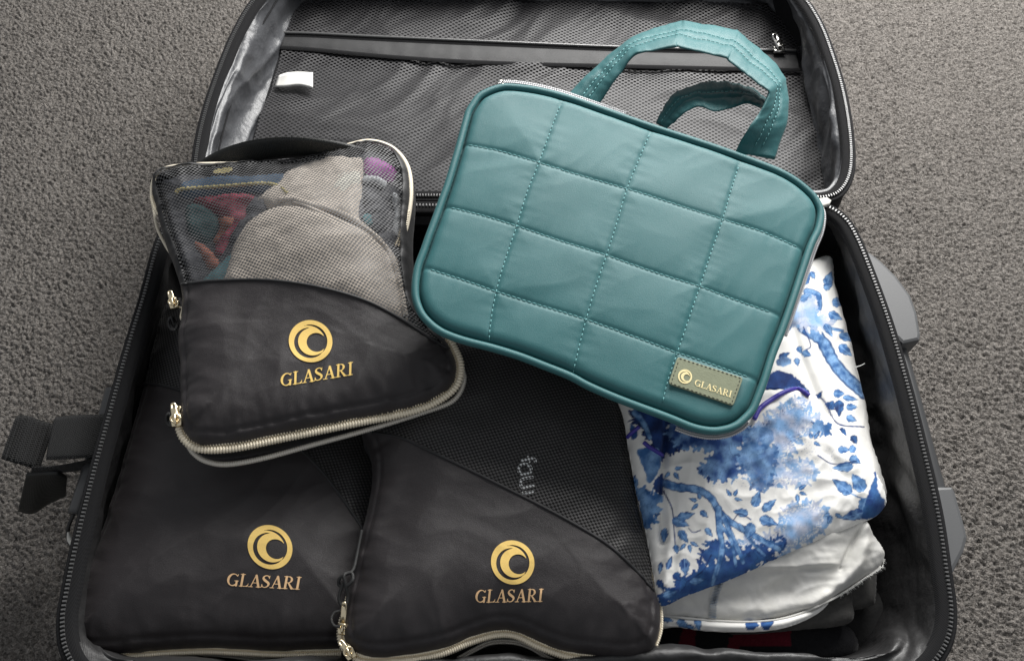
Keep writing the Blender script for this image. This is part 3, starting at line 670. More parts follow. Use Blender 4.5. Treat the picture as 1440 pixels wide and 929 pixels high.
cloth('net_panel', B_out, Bz, M['cube_net_dark'], cubeB, cell=0.002, cut=lambda x, y: abB(x, y))
cloth('net_backing', B_out, lambda x, y: Bz(x, y) - 0.004, M['black_cloth'], cubeB, cell=0.003, cut=lambda x, y: abB(x, y) + 0.002, inset=0.002)
q = resample(B_seam1, 400); dd_, _, ii_ = pdist(q[:, 0], q[:, 1], B_out); q = q[ii_ & (dd_ > 0.003)]; q[:, 2] = Bz(q[:, 0], q[:, 1]) + 0.0003; V, F = tube(q, 0.0013, 6); obj('seam', V, F, M['side'], cubeB)
skirt_obj(B_out, Bz, 0.09, cubeB, M['side'])
def path_on(pts, zf, n=200, lift=0.0): q = P(curve(pts, n), zf); q[:, 2] += lift; return q
coil(path_on([(112, 855), (107, 880), (106, 902), (113, 917), (135, 923), (159, 924), (217, 918), (290, 914.5), (340, 916), (386, 918.5), (440, 918), (483, 917)], Bpl, lift=.007), 0.0024, M['gold_coil'], cubeB)
coil(path_on([(215, 926), (240, 922), (300, 920), (360, 926), (420, 932)], flat(0.138)), 0.0011, M['grey_coil'], cubeB, nm='lower_zipper')
slider(W(107, 884, .158), (0.1, -1, 0.1), M['gold'], cubeB, 1.0, pull_dir=(0.12, 1, .25), pull_len=0.013, pw=0.004)
decal('logo_print', LOGO[0], LOGO[1], (380, 769), (31.5, 2), (1, 31), Bz, M['print_gold'], cubeB)
V2, F2, wd = WORD
decal('brand_lettering', V2, F2, (318, 823), (104 / wd, 5.5 / wd), (3.2, -17.5), Bz, M['print_copper'], cubeB)

# ------------------------------------------------------------ PACKING CUBE, lower middle (C)
C_px = [(560, 455), (640, 450), (760, 450), (850, 470), (868, 530), (878, 580), (886, 640), (898, 719), (912, 780), (920, 828), (927, 850), (928, 882), (922, 905), (915, 917), (890, 926), (864, 927.5), (797, 920), (759, 907), (727, 893), (699, 890), (665, 899), (628, 914), (571, 925), (530, 928), (505, 922), (490, 911), (483, 890),
        (485, 858), (496, 805), (508, 755), (520, 705), (524, 665), (519, 635), (509, 608), (515, 540), (530, 480)]
Cpl = plane3((*W(490, 900, .18)[:2], .178), (*W(920, 880, .18)[:2], .178), (*W(700, 500, .19)[:2], .186))
C_out = curve(P(C_px, Cpl), 300, True)
Cz = cube_height(C_out, Cpl, 0.038, 0.075, 90, fold=0.0022, puck=0.0026)
cubeC = thing('packing_cube', 'black packing cube with gold logo between the lower left cube and the blue floral garment', 'packing cube', tuple(np.r_[C_out.mean(0)[:2], 0.05]), 'black packing cubes with gold logos')
C_seam = P(curve([(480, 598), (509, 606), (560, 614), (602, 632.6), (665, 662.7), (740, 700), (797, 730), (853, 764), (891, 798), (921, 832), (945, 865)], 80), Cz)
abC = above(C_seam)
cloth('fabric_panel', C_out, Cz, M['nylon'], cubeC, cell=0.0015, cut=lambda x, y: -abC(x, y))
cloth('net_panel', C_out, Cz, M['cube_net_dark'], cubeC, cell=0.002, cut=lambda x, y: abC(x, y))
q = resample(C_seam, 400); dd_, _, ii_ = pdist(q[:, 0], q[:, 1], C_out); q = q[ii_ & (dd_ > 0.003)]; q[:, 2] = Cz(q[:, 0], q[:, 1]) + 0.0003; V, F = tube(q, 0.0013, 6); obj('seam', V, F, M['side'], cubeC)
skirt_obj(C_out, Cz, 0.10, cubeC, M['side'])
tee = thing('folded_shirt', 'black folded shirt with pale word four showing through the netting of the middle cube', 'shirt', tuple(np.r_[C_out.mean(0)[:2], 0.15]))
cloth('shirt_cloth', C_out, lambda x, y: Cz(x, y) - 0.0035, M['black_cloth'], tee, cell=0.003, cut=lambda x, y: abC(x, y) + 0.002, inset=0.003)
Fl = {'f': [strokes([(0.02, 0), (0.03, .5), (0.05, .8), (0.2, 1.02), (0.35, .95)], [.05]), line((-.12, .62), (.25, .62), .045)]}
four = np.vstack([strokes([(734, 647), (741, 645), (747, 643.5), (752, 646), (753, 649)], 2.1, 40), strokes([(742.5, 642), (743.5, 645.5), (744.5, 649)], 1.4, 14),
    arc(738, 659.5, 9, 7.2, 0, 360, [2.1, 2.1], 70),
    strokes([(748.5, 670.5), (740, 672), (733.5, 674), (731.8, 678), (733, 683), (736, 685.5), (742, 684), (749.5, 683)], 2.1, 60), strokes([(735.5, 692.5), (742, 691.8), (748.5, 690.8)], 2.1, 30)])
def f4(x, y): return (four[:, 2] - np.sqrt((x.ravel()[:, None] - four[:, 0])**2 + (y.ravel()[:, None] - four[:, 1])**2)).max(1).reshape(x.shape)
V4, F4, _ = region(f4, (726, 636, 758, 697), 0.45)
q = P(V4, lambda x, y: Cz(x, y) - 0.0008); obj('word_print', q, [f[::-1] for f in F4], M['grey_print'], tee)
coil(path_on([(917, 798), (921, 826), (926.5, 845), (928.5, 880), (922, 905), (914, 918)], Cpl, lift=.003), 0.0012, M['gold_coil'], cubeC, nm='side_zipper')
coil(path_on([(497, 836), (490, 862), (484, 885), (486, 905), (500, 921), (520, 928), (571, 925), (600, 921), (628, 914), (665, 899), (699, 890), (727, 892), (759, 907), (797, 920), (830, 925), (868, 928)], Cpl, lift=.006), 0.0027, M['gold_coil'], cubeC)
coil(path_on([(640, 928), (665, 914), (690, 903), (720, 902), (745, 909), (770, 924), (790, 934)], flat(0.166)), 0.0012, M['grey_coil'], cubeC, nm='lower_zipper')
slider(W(484, 882, .186), (-0.1, -1, 0.0), M['gold'], cubeC, 1.6, pull_dir=W(483, 850, .205) - W(481, 880, .19), pull_len=0.024, pw=0.0050)
slider(W(492, 917, .186), (0.6, -1, 0.0), M['gold'], cubeC, 1.6, pull_dir=W(480, 905, .19) - W(494, 922, .19), pull_len=0.012, pw=0.0045)
V, F = tube(curve(W(np.array([498, 492, 488, 483.]), np.array([835, 850, 865, 885.]), .19), 20), 0.0013, 8); obj('gold_edge_cord', V, F, M['gold_coil'], cubeC)
kn = [(509, 745), (503, 775), (497, 800), (488, 806), (478, 812), (477, 822), (486, 824), (496, 815), (494, 805), (484, 808), (486, 820), (489, 838), (486, 852), (480, 850), (477, 838), (483, 818)]
kz = np.array([.20, .20, .203, .207, .205, .201, .205, .208, .206, .210, .207, .200, .198, .198, .201, .206])
V, F = tube(curve(W(*np.array(kn, float).T, kz), 160), 0.0015, 8); obj('pull_cord', V, F, M['knot_cord'], cubeC)
V, F = tube(curve(W(np.array([486, 478, 470, 466, 470, 478.]), np.array([852, 858, 861, 870, 879, 880.]), .196), 40), 0.0012, 8); obj('pull_cord', V, F, M['knot_cord'], cubeC)
decal('logo_print', LOGO[0], LOGO[1], (721, 790.5), (30.5, 1), (.5, 31), Cz, M['print_gold'], cubeC)
decal('brand_lettering', V2, F2, (667.5, 847), (95.5 / wd, -1.5 / wd), (2.0, -18), Cz, M['print_copper'], cubeC)

# ------------------------------------------------------------ PACKING CUBE on top, upper left (A)
A_px = [(222, 300), (215, 268), (224, 244), (262, 235), (330, 233), (400, 229), (445, 222), (490, 208), (522, 202), (553, 212), (573, 237), (578, 275), (574, 330), (577, 385), (588, 435), (612, 465), (632, 488), (643, 515), (637, 543), (605, 566), (560, 580), (500, 592), (400, 612), (330, 626), (286, 628), (266, 618), (257, 600),
        (255, 560), (255, 520), (252, 480), (257, 440), (256, 410), (247, 375), (232, 335)]
Apl = plane3((*W(270, 600, .24)[:2], .238), (*W(630, 510, .24)[:2], .232), (*W(400, 230, .24)[:2], .262))
A_out = curve(P(A_px, Apl), 320, True)
def a_extra(x, y, d):
    qx, qy = PX(x, y, 0.26)
    b = 0.014 * np.exp(-(((qx - 440) / 95)**2 + ((qy - 350) / 75)**2))           # rounded garment inside
    b += -0.010 * np.exp(-(((qx - 285) / 45)**2 + ((qy - 330) / 60)**2)) - 0.010 * np.exp(-(((qx - 550) / 28)**2 + ((qy - 330) / 60)**2))
    b += -0.006 * np.exp(-(((qx - 425) / 40)**2 + ((qy - 235) / 16)**2))
    return b * smooth01(d / 0.02)
Az = cube_height(A_out, Apl, 0.024, 0.055, 110, fold=0.0016, puck=0.0026, crease=0.0085, extra=a_extra)
cubeA = thing('packing_cube', 'black packing cube with netting window over beige clothes, lying on top of two others', 'packing cube', tuple(np.r_[A_out.mean(0)[:2], 0.2]), 'black packing cubes with gold logos')
A_seam = P(curve([(225, 406), (258, 400), (300, 395), (370, 393.5), (440, 402), (510, 421), (560, 446), (600, 472), (625, 487), (650, 502)], 70), Az)
abA = above(A_seam)
cloth('fabric_panel', A_out, Az, M['nylon'], cubeA, cell=0.0014, cut=lambda x, y: -abA(x, y))
cloth('net_window', A_out, Az, M['cube_net'], cubeA, cell=0.0018, cut=lambda x, y: abA(x, y), inset=0.006)
# solid border of the window
def bordr(x, y):
    d, s, i = pdist(x, y, A_out); return np.minimum(0.0065 + 0.002 * noise(s * 30, 0 * s, 8) - d, abA(x, y))
cloth('window_border', A_out, lambda x, y: Az(x, y) + 0.0006, M['side'], cubeA, cell=0.0014, cut=bordr)
q = resample(A_seam, 400); dd_, _, ii_ = pdist(q[:, 0], q[:, 1], A_out); q = q[ii_ & (dd_ > 0.003)]; q[:, 2] = Az(q[:, 0], q[:, 1]) + 0.0004; V, F = tube(q, 0.0014, 6); obj('seam', V, F, M['side'], cubeA)
skirt_obj(A_out, Az, 0.034, cubeA, M['side'], inset=0.001)
coil(path_on([(256, 575), (257, 600), (266, 618), (286, 628), (330, 626.5), (400, 612.5), (500, 592), (560, 580), (605, 566), (637, 543), (643.5, 515), (634, 490), (626, 479)], Apl, 300, lift=.0015), 0.0034, M['gold_coil'], cubeA, pitch=0.0025)
coil(path_on([(262, 620), (272, 636), (290, 648), (320, 652.5), (370, 644), (440, 625), (520, 603), (600, 578), (638, 562), (652, 535), (646, 508), (634, 488)], flat(.223), 300), 0.0025, M['grey_coil'], cubeA, nm='lower_zipper', pitch=0.0020, two=False)
V, F = tube(path_on([(445, 222), (490, 208), (522, 202), (553, 212), (573, 237), (578, 275), (572, 320), (563, 345)], Apl, 120, lift=.003), 0.0026, 8); obj('cream_piping', V, F, M['cream_pipe'], cubeA)
coil(path_on([(573, 300), (569, 322), (560, 350)], Apl, 40, lift=.0045), 0.0018, M['gold_coil'], cubeA, nm='zipper_end')
V, F = tube(path_on([(568, 250), (580, 290), (578, 320), (572, 345)], flat(.235), 40), 0.0022, 8); obj('lower_piping', V, F, M['cream_pipe'], cubeA)
V, F = tube(path_on([(340, 232.5), (262, 235), (226, 244), (215, 268), (219, 292), (227, 305)], Apl, 100, lift=.003), 0.0019, 8); obj('cream_piping', V, F, M['cream_pipe'], cubeA)
coil(path_on([(217, 280), (221, 295), (227, 304)], Apl, 30, lift=.004), 0.0017, M['gold_coil'], cubeA, nm='zipper_end')
V, F = tube(path_on([(215, 288), (221, 320), (233, 345), (240, 356)], flat(.23), 40), 0.0015, 8); obj('lower_piping', V, F, M['cream_pipe'], cubeA)
slider(W(246, 428, .245), (0.3, -1, 0.0), M['gold'], cubeA, 1.5, pull_dir=W(241, 408, .25) - W(246, 425, .25), pull_len=0.012, pw=0.005)
V, F = tube(curve(W(np.array([250, 256, 254, 259.]), np.array([432, 433, 446, 455.]), .245), 20), 0.0009, 6); obj('thin_zip_tail', V, F, M['gold_coil'], cubeA)
slider(W(250, 592, .245), (0.2, -1, 0.0), M['gold'], cubeA, 1.6, pull_dir=W(247, 563, .25) - W(250, 585, .25), pull_len=0.015, pw=0.005)
slider(W(251, 576, .245), (0.1, 1, 0.0), M['gold'], cubeA, 0.9, pull=False)
for (cx_, cy_) in ((243, 455), (240, 590)):
    th = np.linspace(0, 4 * np.pi, 40); q = np.column_stack([cx_ + 7 * np.cos(th) * (1 - th / 20), cy_ + 9 * np.sin(th * 1.1), .235 + 0.003 * np.sin(th * 2)])
    V, F = tube(W(q[:, 0], q[:, 1], q[:, 2]), 0.0013, 6); obj('pull_cord', V, F, M['knot_cord'], cubeA)
decal('logo_print', LOGO[0], LOGO[1], (437, 480), (30.5, -2), (3, 29.5), Az, M['print_gold'], cubeA)
decal('brand_lettering', V2, F2, (394.5, 544), (102 / wd, -17 / wd), (0.5, -18), Az, M['print_gold'], cubeA)
# grab handle of this cube, a black band arching up behind it
rib([(268, 236), (300, 215), (340, 200), (385, 193), (430, 193.5), (475, 199), (520, 211), (545, 224)], [.235, .262, .28, .288, .288, .28, .265, .24],
    [(300, 240), (325, 236), (355, 230), (390, 224), (430, 222), (468, 226), (505, 232), (535, 240)], [.24, .255, .26, .262, .262, .26, .255, .24], 0.0022, 'grab_handle', M['strap_black'], n=60, m=8, parent=cubeA)
# contents under the netting
def item(name, label, cat, pts, mtl, depth, thick=0.010, rnd=0.010, bump=0.0012, seed=0, ang=0.5, fs=40, parts=None, col=None):
    c = curve(P(pts, Az), 120, True)
    def zf(x, y):
        d, s, i = pdist(x, y, c)
        return Az(x, y) - depth - thick * (1 - dome(d / rnd)) + bump * folds(x, y, ang, fs, 3, seed)
    g = HF(bbox(c), 0.0015, zf)
    t = thing(name, label, cat, tuple(np.r_[c.mean(0)[:2], c[:, 2].mean() - 0.02]))
    cloth('cloth_body', c, g, mtl, t, cell=0.0015, skirt=0.008, cut=lambda x, y: np.minimum(abA(x, y) + 0.012, pdist(x, y, A_out)[0] - 0.008))
    return t, g
cloth_floor = curve(P(A_px, Az), 120, True)
t_, _ = item('dark_clothes', 'dark grey clothes at the bottom of the netted packing cube', 'clothes', A_px, M['slate'], 0.012, thick=0.004, bump=0.003, seed=3, fs=30)
item('teal_top', 'pale teal garment beside the beige garment near the cube seam', 'garment', [(290, 400), (272, 395), (290, 372), (318, 345), (332, 335), (330, 372), (318, 398), (310, 412)], M['teal_cloth'], 0.007, seed=5)
item('plum_top', 'small plum coloured garment between the pale teal and beige garments', 'garment', [(292, 410), (300, 388), (315, 368), (330, 362), (330, 400), (320, 412)], M['plum'], 0.0085, seed=6)
item('coral_top', 'coral garment folded below the red one in the netted cube', 'garment', [(264, 330), (280, 330), (300, 345), (305, 362), (290, 372), (275, 356)], M['orange'], 0.007, seed=7)
item('dark_teal_top', 'dark teal garment at the left under the netting', 'garment', [(256, 278), (280, 275), (306, 292), (302, 318), (285, 336), (262, 325), (252, 300)], M['dark_teal'], 0.007, seed=8)
item('crimson_top', 'crimson garment below the navy pouch in the netted cube', 'garment', [(266, 272), (300, 262), (350, 262), (356, 280), (340, 305), (322, 330), (308, 352), (294, 350), (300, 322), (310, 300), (290, 290)], M['crimson'], 0.006, bump=0.003, seed=9, fs=55)
item('grey_leggings', 'rumpled charcoal leggings between the crimson and beige garments under the netting', 'leggings', [(352, 270), (372, 272), (368, 290), (345, 312), (328, 335), (318, 330), (335, 300)], M['slate'], 0.005, thick=0.008, bump=0.004, seed=31, fs=70)
item('rust_scarf', 'narrow rust coloured scarf tucked beside the dark teal garment', 'scarf', [(300, 298), (322, 292), (332, 300), (318, 318), (304, 336), (296, 330), (306, 312)], M['orange'], 0.0055, thick=0.006, bump=0.003, seed=32, fs=80)
item('lilac_sock', 'pale lilac sock at the right rim of the netted cube', 'sock', [(548, 262), (560, 268), (566, 300), (560, 330), (550, 318), (552, 288)], M['lightgrey'], 0.007, thick=0.008, bump=0.003, seed=33, fs=70)
item('beige_tee', 'crumpled beige garment behind the large rounded beige one', 'garment', [(365, 262), (385, 245), (410, 230), (440, 222), (480, 212), (508, 212), (508, 250), (502, 290), (505, 310), (480, 300), (430, 290), (380, 285), (355, 278)], M['beige'], 0.005, bump=0.0025, seed=10, fs=40, ang=0.9)
item('cream_tee', 'small cream folded cloth lying on the crumpled beige garment', 'cloth', [(462, 250), (475, 238), (500, 232), (505, 245), (495, 268), (480, 270), (460, 262)], M['cream_cloth'], 0.0045, thick=0.004, seed=12)
t_, g_ = item('navy_pouch', 'navy pouch with yellow trim at the top left under the netting', 'pouch', [(245, 262), (252, 246), (290, 240), (350, 238), (400, 236), (412, 246), (408, 268), (392, 272), (370, 262), (310, 264), (262, 270)], M['navy'], 0.0045, bump=0.0006, seed=11)
V, F = tube(path_on([(247, 272), (256, 266), (300, 263), (340, 260), (370, 258), (392, 262), (404, 272)], lambda x, y: Az(x, y) - 0.005, 80), 0.0019, 7); obj('yellow_trim', V, F, M['gold_trim'], t_)
cpt = curve(P([(300, 243), (312, 238), (328, 238), (320, 243)], lambda x, y: Az(x, y) - 0.004), 30, True); cloth('yellow_patch', cpt, lambda x, y: Az(x, y) - 0.0038, M['gold_trim'], t_, cell=0.001)
item('violet_sock', 'violet rolled sock at the top right corner under the netting', 'sock', [(512, 214), (535, 216), (556, 230), (550, 246), (535, 243), (512, 234)], M['violet'], 0.0045, thick=0.008, seed=13)
item('grey_sock', 'light grey curved sock just below the violet one', 'sock', [(510, 240), (528, 240), (542, 248), (538, 256), (524, 249), (508, 248)], M['lightgrey'], 0.005, thick=0.006, seed=14)
item('slate_sock', 'slate blue rolled sock to the right of the beige garments', 'sock', [(508, 262), (530, 264), (545, 285), (543, 310), (525, 318), (508, 298)], M['slate'], 0.006, thick=0.012, rnd=.016, bump=0.003, seed=15, fs=60)
item('mint_sock', 'tiny pale teal sock showing under the slate blue one', 'sock', [(508, 296), (520, 294), (523, 306), (513, 309)], M['teal_cloth'], 0.005, thick=0.004, seed=16)
# the big rounded beige garment with its long soft fold
bp = [(308, 396), (315, 360), (328, 325), (350, 298), (380, 282), (410, 278), (450, 284), (490, 300), (530, 325), (558, 355), (570, 400), (574, 440), (560, 450), (440, 420), (340, 412)]
bg, bz = item('beige_garment', 'large rounded beige garment filling the netting window', 'garment', bp, M['beige'], 0.003, thick=0.012, rnd=0.016, bump=0.0006, seed=20, fs=25)
q = path_on([(392, 281), (410, 280), (430, 285), (480, 300), (520, 325), (550, 360), (562, 400), (570, 445)], lambda x, y: Az(x, y) - 0.0045, 120)
V, F = tube(q, 0.0030, 8, flat=0.7); obj('cloth_fold', V, F, M['beige'], bg)
q = path_on([(412, 284), (425, 287), (445, 296), (490, 318), (525, 348), (545, 392), (552, 425)], lambda x, y: Az(x, y) - 0.0048, 100)
V, F = tube(q, 0.0018, 8, flat=0.7); obj('cloth_fold', V, F, M['beige'], bg)

# ------------------------------------------------------------ FLORAL GARMENT and the clothes beneath it
WHITE = np.array([0.79, 0.78, 0.75]); NAVY = np.array([0.010, 0.026, 0.10]); BLUE = np.array([0.036, 0.12, 0.31]); SKY = np.array([0.21, 0.38, 0.64]); LILAC = np.array([0.46, 0.50, 0.62])
class Paint:
    def __init__(s, x, y): s.x, s.y = x, y; s.c = np.tile(WHITE, (len(x), 1)) + 0.012 * noise(x / 30, y / 30, 5)[:, None]
    def mix(s, m, col): s.c = s.c * (1 - m[:, None]) + np.asarray(col) * m[:, None]
    def wc(s, seed, a=BLUE, b=SKY, sc_=14):
        n = np.clip(0.48 + 1.0 * fbm(s.x / (sc_ * 1.4), s.y / (sc_ * 1.4), seed, 4, 0.38), 0, 1)[:, None]; c = a * (1 - n) + b * n
        k = smooth01((0.10 - np.abs(noise(s.x / 7, s.y / 11, seed + 31))) * 9)[:, None] * 0.45
        return c * (1 - k) + a * 0.55 * k
    def branch(s, pts, w0, w1, seed=1, a=BLUE, b=SKY):
        p = curve(pts, 50); d, t, _ = pdist(s.x, s.y, p, closed=False); L = length(p)
        wd_ = w0 + (w1 - w0) * t / L; wd_ = wd_ * (1 + 0.25 * noise(t / 9, d * 0, seed))
        m = smooth01((wd_ - d) / 1.2 + 0.5); col = s.wc(seed, a, b, 7)
        rimd = smooth01((d - wd_ * 0.62) / 1.2)[:, None] if w0 > 2.5 else 0
        col = col * (1 - 0.6 * rimd) + NAVY * 0.6 * rimd; s.mix(m, col)
    def leaf(s, cx, cy, ang, L, wd_, seed=0, a=BLUE, b=SKY, lobes=3):
        c, sn = math.cos(math.radians(ang)), math.sin(math.radians(ang))
        L = L * 1.02; wd_ = wd_ * 0.88
        u = ((s.x - cx) * c + (s.y - cy) * sn) / L; v = (-(s.x - cx) * sn + (s.y - cy) * c) / wd_
        k = (u > -0.02) & (u < 1.02); uu = np.clip(u, 0, 1)
        prof = np.sin(np.pi * uu**0.62)**0.95 * (1 + 0.20 * np.abs(np.sin(uu * math.pi * lobes + seed)) - 0.1)
        m = smooth01((prof - np.abs(v)) * wd_ / 1.0 + 0.4) * k
        col = s.wc(seed + 50, a, b, 6); vein = np.exp(-(v * wd_ / 0.7)**2)[:, None]; half = (v > 0)[:, None] * 0.35
        col = col * (1 - half) + a * half; col = col * (1 - 0.5 * vein) + (b * 1.2) * 0.5 * vein
        rm = smooth01((np.abs(v) - prof + 1.3 / wd_) * wd_)[:, None] * 0.7; col = col * (1 - rm) + NAVY * rm; s.mix(m, col)
    def mass(s, poly, seed, a=BLUE, b=SKY, jag=9.0, fr=9.0, alpha=1.0, dots=0.0, sc_=14):
        p = curve(poly, 90, True); d, t, i = pdist(s.x, s.y, p); sd = np.where(i, d, -d)
        f = sd + jag * 0.45 * noise(s.x / fr, s.y / fr, seed) + jag * 0.15 * noise(s.x / (fr * .4), s.y / (fr * .4), seed + 2)
        m = smooth01(f / 1.6) * alpha
        if dots: m = m * (1 - dots * smooth01((noise(s.x / 3.0, s.y / 3.0, seed + 9) - 0.05) * 6) * smooth01((16 - sd) / 10))
        s.mix(m, s.wc(seed + 20, a, b, sc_))
        if jag >= 6:
            rng = random.Random(seed); q = curve(poly, int(length(np.vstack([p, p[:1]])) / 5.0), True); cen = q.mean(0)
            for k in range(len(q)):
                dv = q[k] - cen; an = math.degrees(math.atan2(dv[1], dv[0])) + rng.uniform(-80, 80); L = rng.uniform(7, 14)
                sx, sy = q[k][0] - 3 * math.cos(math.radians(an)), q[k][1] - 3 * math.sin(math.radians(an))
                c, sn = math.cos(math.radians(an)), math.sin(math.radians(an)); w_ = rng.uniform(2.2, 4.0)
                u = ((s.x - sx) * c + (s.y - sy) * sn) / L; v = (-(s.x - sx) * sn + (s.y - sy) * c) / w_
                m = smooth01((np.sin(np.pi * np.clip(u, 0, 1)**0.7) * (1 + .3 * np.sin(u * 9)) - np.abs(v)) * w_ / 1.1 + .2) * (u > 0) * (u < 1) * alpha
                if k % 3 == 0: s.mix(m * .9, WHITE) if rng.random() < .5 else s.mix(m, a * .8)
                else: s.mix(m, s.wc(seed + 20, a, b, sc_))
def spray(p, cx, cy, scale, rot, seed, a=BLUE, b=SKY, n=4):
    rng = random.Random(seed)
    for k in range(n):
        an = rot + (k - (n - 1) / 2) * 62 + rng.uniform(-12, 12); rr = scale * rng.uniform(.25, .45)
        p.leaf(cx + rr * math.cos(math.radians(an)), cy + rr * math.sin(math.radians(an)), an, scale * rng.uniform(.9, 1.2), scale * rng.uniform(.26, .36), seed + k, a, b)
DEEP = np.array([0.018, 0.06, 0.22])
def paint_front(x, y):
    p = Paint(x, y)
    p.mass([(905, 560), (960, 560), (1010, 600), (1010, 625), (960, 630), (925, 640), (905, 600)], 3, NAVY, DEEP, 8, 8)
    p.mass([(940, 600), (1010, 600), (1060, 600), (1090, 585), (1120, 580), (1115, 615), (1060, 640), (1040, 668), (1008, 676), (985, 660), (1000, 635), (960, 628)], 4, DEEP, SKY, 12, 9)
    p.mass([(1060, 600), (1120, 560), (1140, 575), (1150, 590), (1135, 610), (1110, 640), (1120, 665), (1095, 682), (1060, 670), (1040, 650), (1050, 620)], 6, SKY, LILAC, 12, 8, 0.95, dots=.8)
    p.mass([(1040, 630), (1085, 625), (1090, 650), (1075, 690), (1050, 670)], 7, BLUE, SKY, 9, 8, .9)
    p.mass([(1110, 650), (1140, 650), (1145, 672), (1120, 680), (1110, 672)], 8, SKY, LILAC, 8, 6, .9, dots=.6)
    p.mass([(1045, 605), (1075, 600), (1090, 612), (1075, 635), (1050, 635)], 30, BLUE, SKY, 5, 8, .85, sc_=9)
    p.mass([(1145, 595), (1165, 595), (1162, 610), (1148, 606)], 9, BLUE, SKY, 6, 6)
    p.mass([(1015, 765), (1060, 760), (1090, 745), (1105, 715), (1135, 705), (1160, 715), (1160, 740), (1120, 770), (1060, 795), (1010, 815)], 10, SKY, LILAC, 10, 8, .95, dots=.7)
    p.mass([(990, 770), (1010, 760), (1040, 770), (1075, 765), (1100, 755), (1095, 775), (1040, 800), (990, 818), (985, 795)], 11, DEEP, BLUE, 12, 9)
    p.mass([(980, 800), (1050, 780), (1100, 770), (1060, 800), (1000, 828), (930, 850), (925, 842)], 12, DEEP, BLUE, 7, 9)
    p.branch([(928, 676), (950, 684), (980, 688), (1000, 700), (1012, 720), (1030, 735), (1060, 752), (1095, 772)], 6.5, 4)
    p.branch([(1010, 715), (1012, 745), (1015, 775), (1002, 820)], 5.5, 3, 2)
    p.branch([(1018, 728), (1035, 765), (1045, 790)], 4, 3, 3); p.branch([(1012, 735), (1028, 760), (1035, 795)], 2.6, 2, 4)
    p.branch([(1040, 738), (1060, 765), (1075, 780)], 3, 2, 5)
    p.branch([(933, 690), (945, 715), (948, 745), (950, 770)], 1.0, .8, 6, NAVY, DEEP); p.branch([(1000, 780), (990, 800), (975, 812), (955, 822)], 1.0, .8, 7, NAVY, DEEP)
    for (a, b, an, L, w_, sd) in [(945, 730, 20, 26, 8, 1), (952, 728, -15, 26, 7, 2), (955, 745, 55, 22, 7, 3), (935, 742, 95, 22, 6, 4), (950, 765, 80, 14, 5, 5), (985, 718, 40, 14, 5, 6), (992, 742, 50, 16, 5, 7),
                                 (962, 785, 85, 24, 8.5, 8), (958, 812, 95, 20, 9, 9), (948, 805, 50, 14, 7, 10), (938, 800, -70, 20, 5, 11), (925, 815, 60, 16, 6, 12), (932, 838, -20, 22, 6, 13), (970, 818, -10, 22, 6, 14), (930, 790, 100, 18, 4, 15),
                                 (1060, 712, -70, 24, 8, 16), (1072, 718, -40, 26, 7, 17), (1068, 728, 20, 28, 8.5, 18), (1052, 722, 190, 22, 7, 19), (1058, 735, 110, 24, 9, 20),
                                 (1178, 632, 0, 18, 6, 21), (1196, 636, -60, 16, 6, 22), (1195, 642, 30, 18, 7, 23), (1200, 655, 175, 30, 8, 24),
                                 (1198, 693, 215, 34, 10, 25), (1215, 690, -125, 30, 11, 26), (1218, 700, 110, 24, 9, 27), (1215, 720, 165, 34, 9, 28)]:
        p.leaf(a, b, an, L, w_, sd, DEEP if sd in (8, 9, 10, 11, 12, 15, 28) else BLUE, SKY if sd not in (9, 10, 12) else BLUE)
    p.mass([(1222, 690), (1232, 660), (1236, 690), (1246, 705), (1240, 722), (1210, 732), (1215, 712)], 14, DEEP, BLUE, 5, 8)
    p.branch([(1198, 694), (1212, 700), (1228, 700)], 1, 1, 3)
    p.branch([(1056, 730), (1040, 722), (1032, 730)], .9, .7, 3, NAVY, DEEP); p.branch([(1150, 640), (1172, 652), (1204, 648)], .9, .7, 3, NAVY, DEEP); p.branch([(985, 745), (975, 748), (968, 742)], .8, .6, 3, NAVY, DEEP)
    for (a_, b_, sc2, ro, sd) in [(985, 705, 12, 200, 1), (968, 760, 12, 80, 2), (1120, 690, 12, 30, 3), (1142, 620, 10, -40, 4), (1030, 700, 11, -60, 5), (945, 660, 12, 60, 6), (1170, 720, 12, 100, 7)]:
        spray(p, a_, b_, sc2, ro, 60 + sd, BLUE, SKY, 3)
    hs = noise(p.x / 2.2, p.y / 2.2, 77); near = smooth01(noise(p.x / 60, p.y / 60, 78) * 2); p.mix(smooth01((hs - .42) * 8) * near * .5 * (p.x > 1000) * (p.y < 700), DEEP * 1.4)
    # far left strip: feathers, bird and leaf pieces
    L_ = (x < 934) & (y < 745)
    q = Paint(x, y)
    q.mass([(890, 575), (915, 572), (940, 585), (938, 625), (928, 640), (915, 622), (905, 600), (893, 592)], 23, NAVY, DEEP, 6, 6)
    q.branch([(893, 580), (905, 595), (914, 615)], 5, 3, 5, BLUE, SKY)
    q.mass([(885, 595), (893, 600), (898, 612), (888, 618)], 24, DEEP, BLUE, 3, 6)
    q.mass([(896, 632), (925, 630), (930, 655), (914, 680), (905, 660)], 25, BLUE, SKY, 4, 8)
    q.mass([(892, 672), (905, 690), (928, 696), (926, 715), (915, 740), (905, 735), (897, 705)], 26, BLUE, SKY, 6, 7)
    q.mass([(918, 680), (932, 665), (936, 690), (925, 695)], 27, NAVY, DEEP, 5, 4)
    m = (L_ * smooth01((934 - x) / 3)); p.c = p.c * (1 - m[:, None]) + q.c * m[:, None]
    return np.clip(p.c, 0, 1)
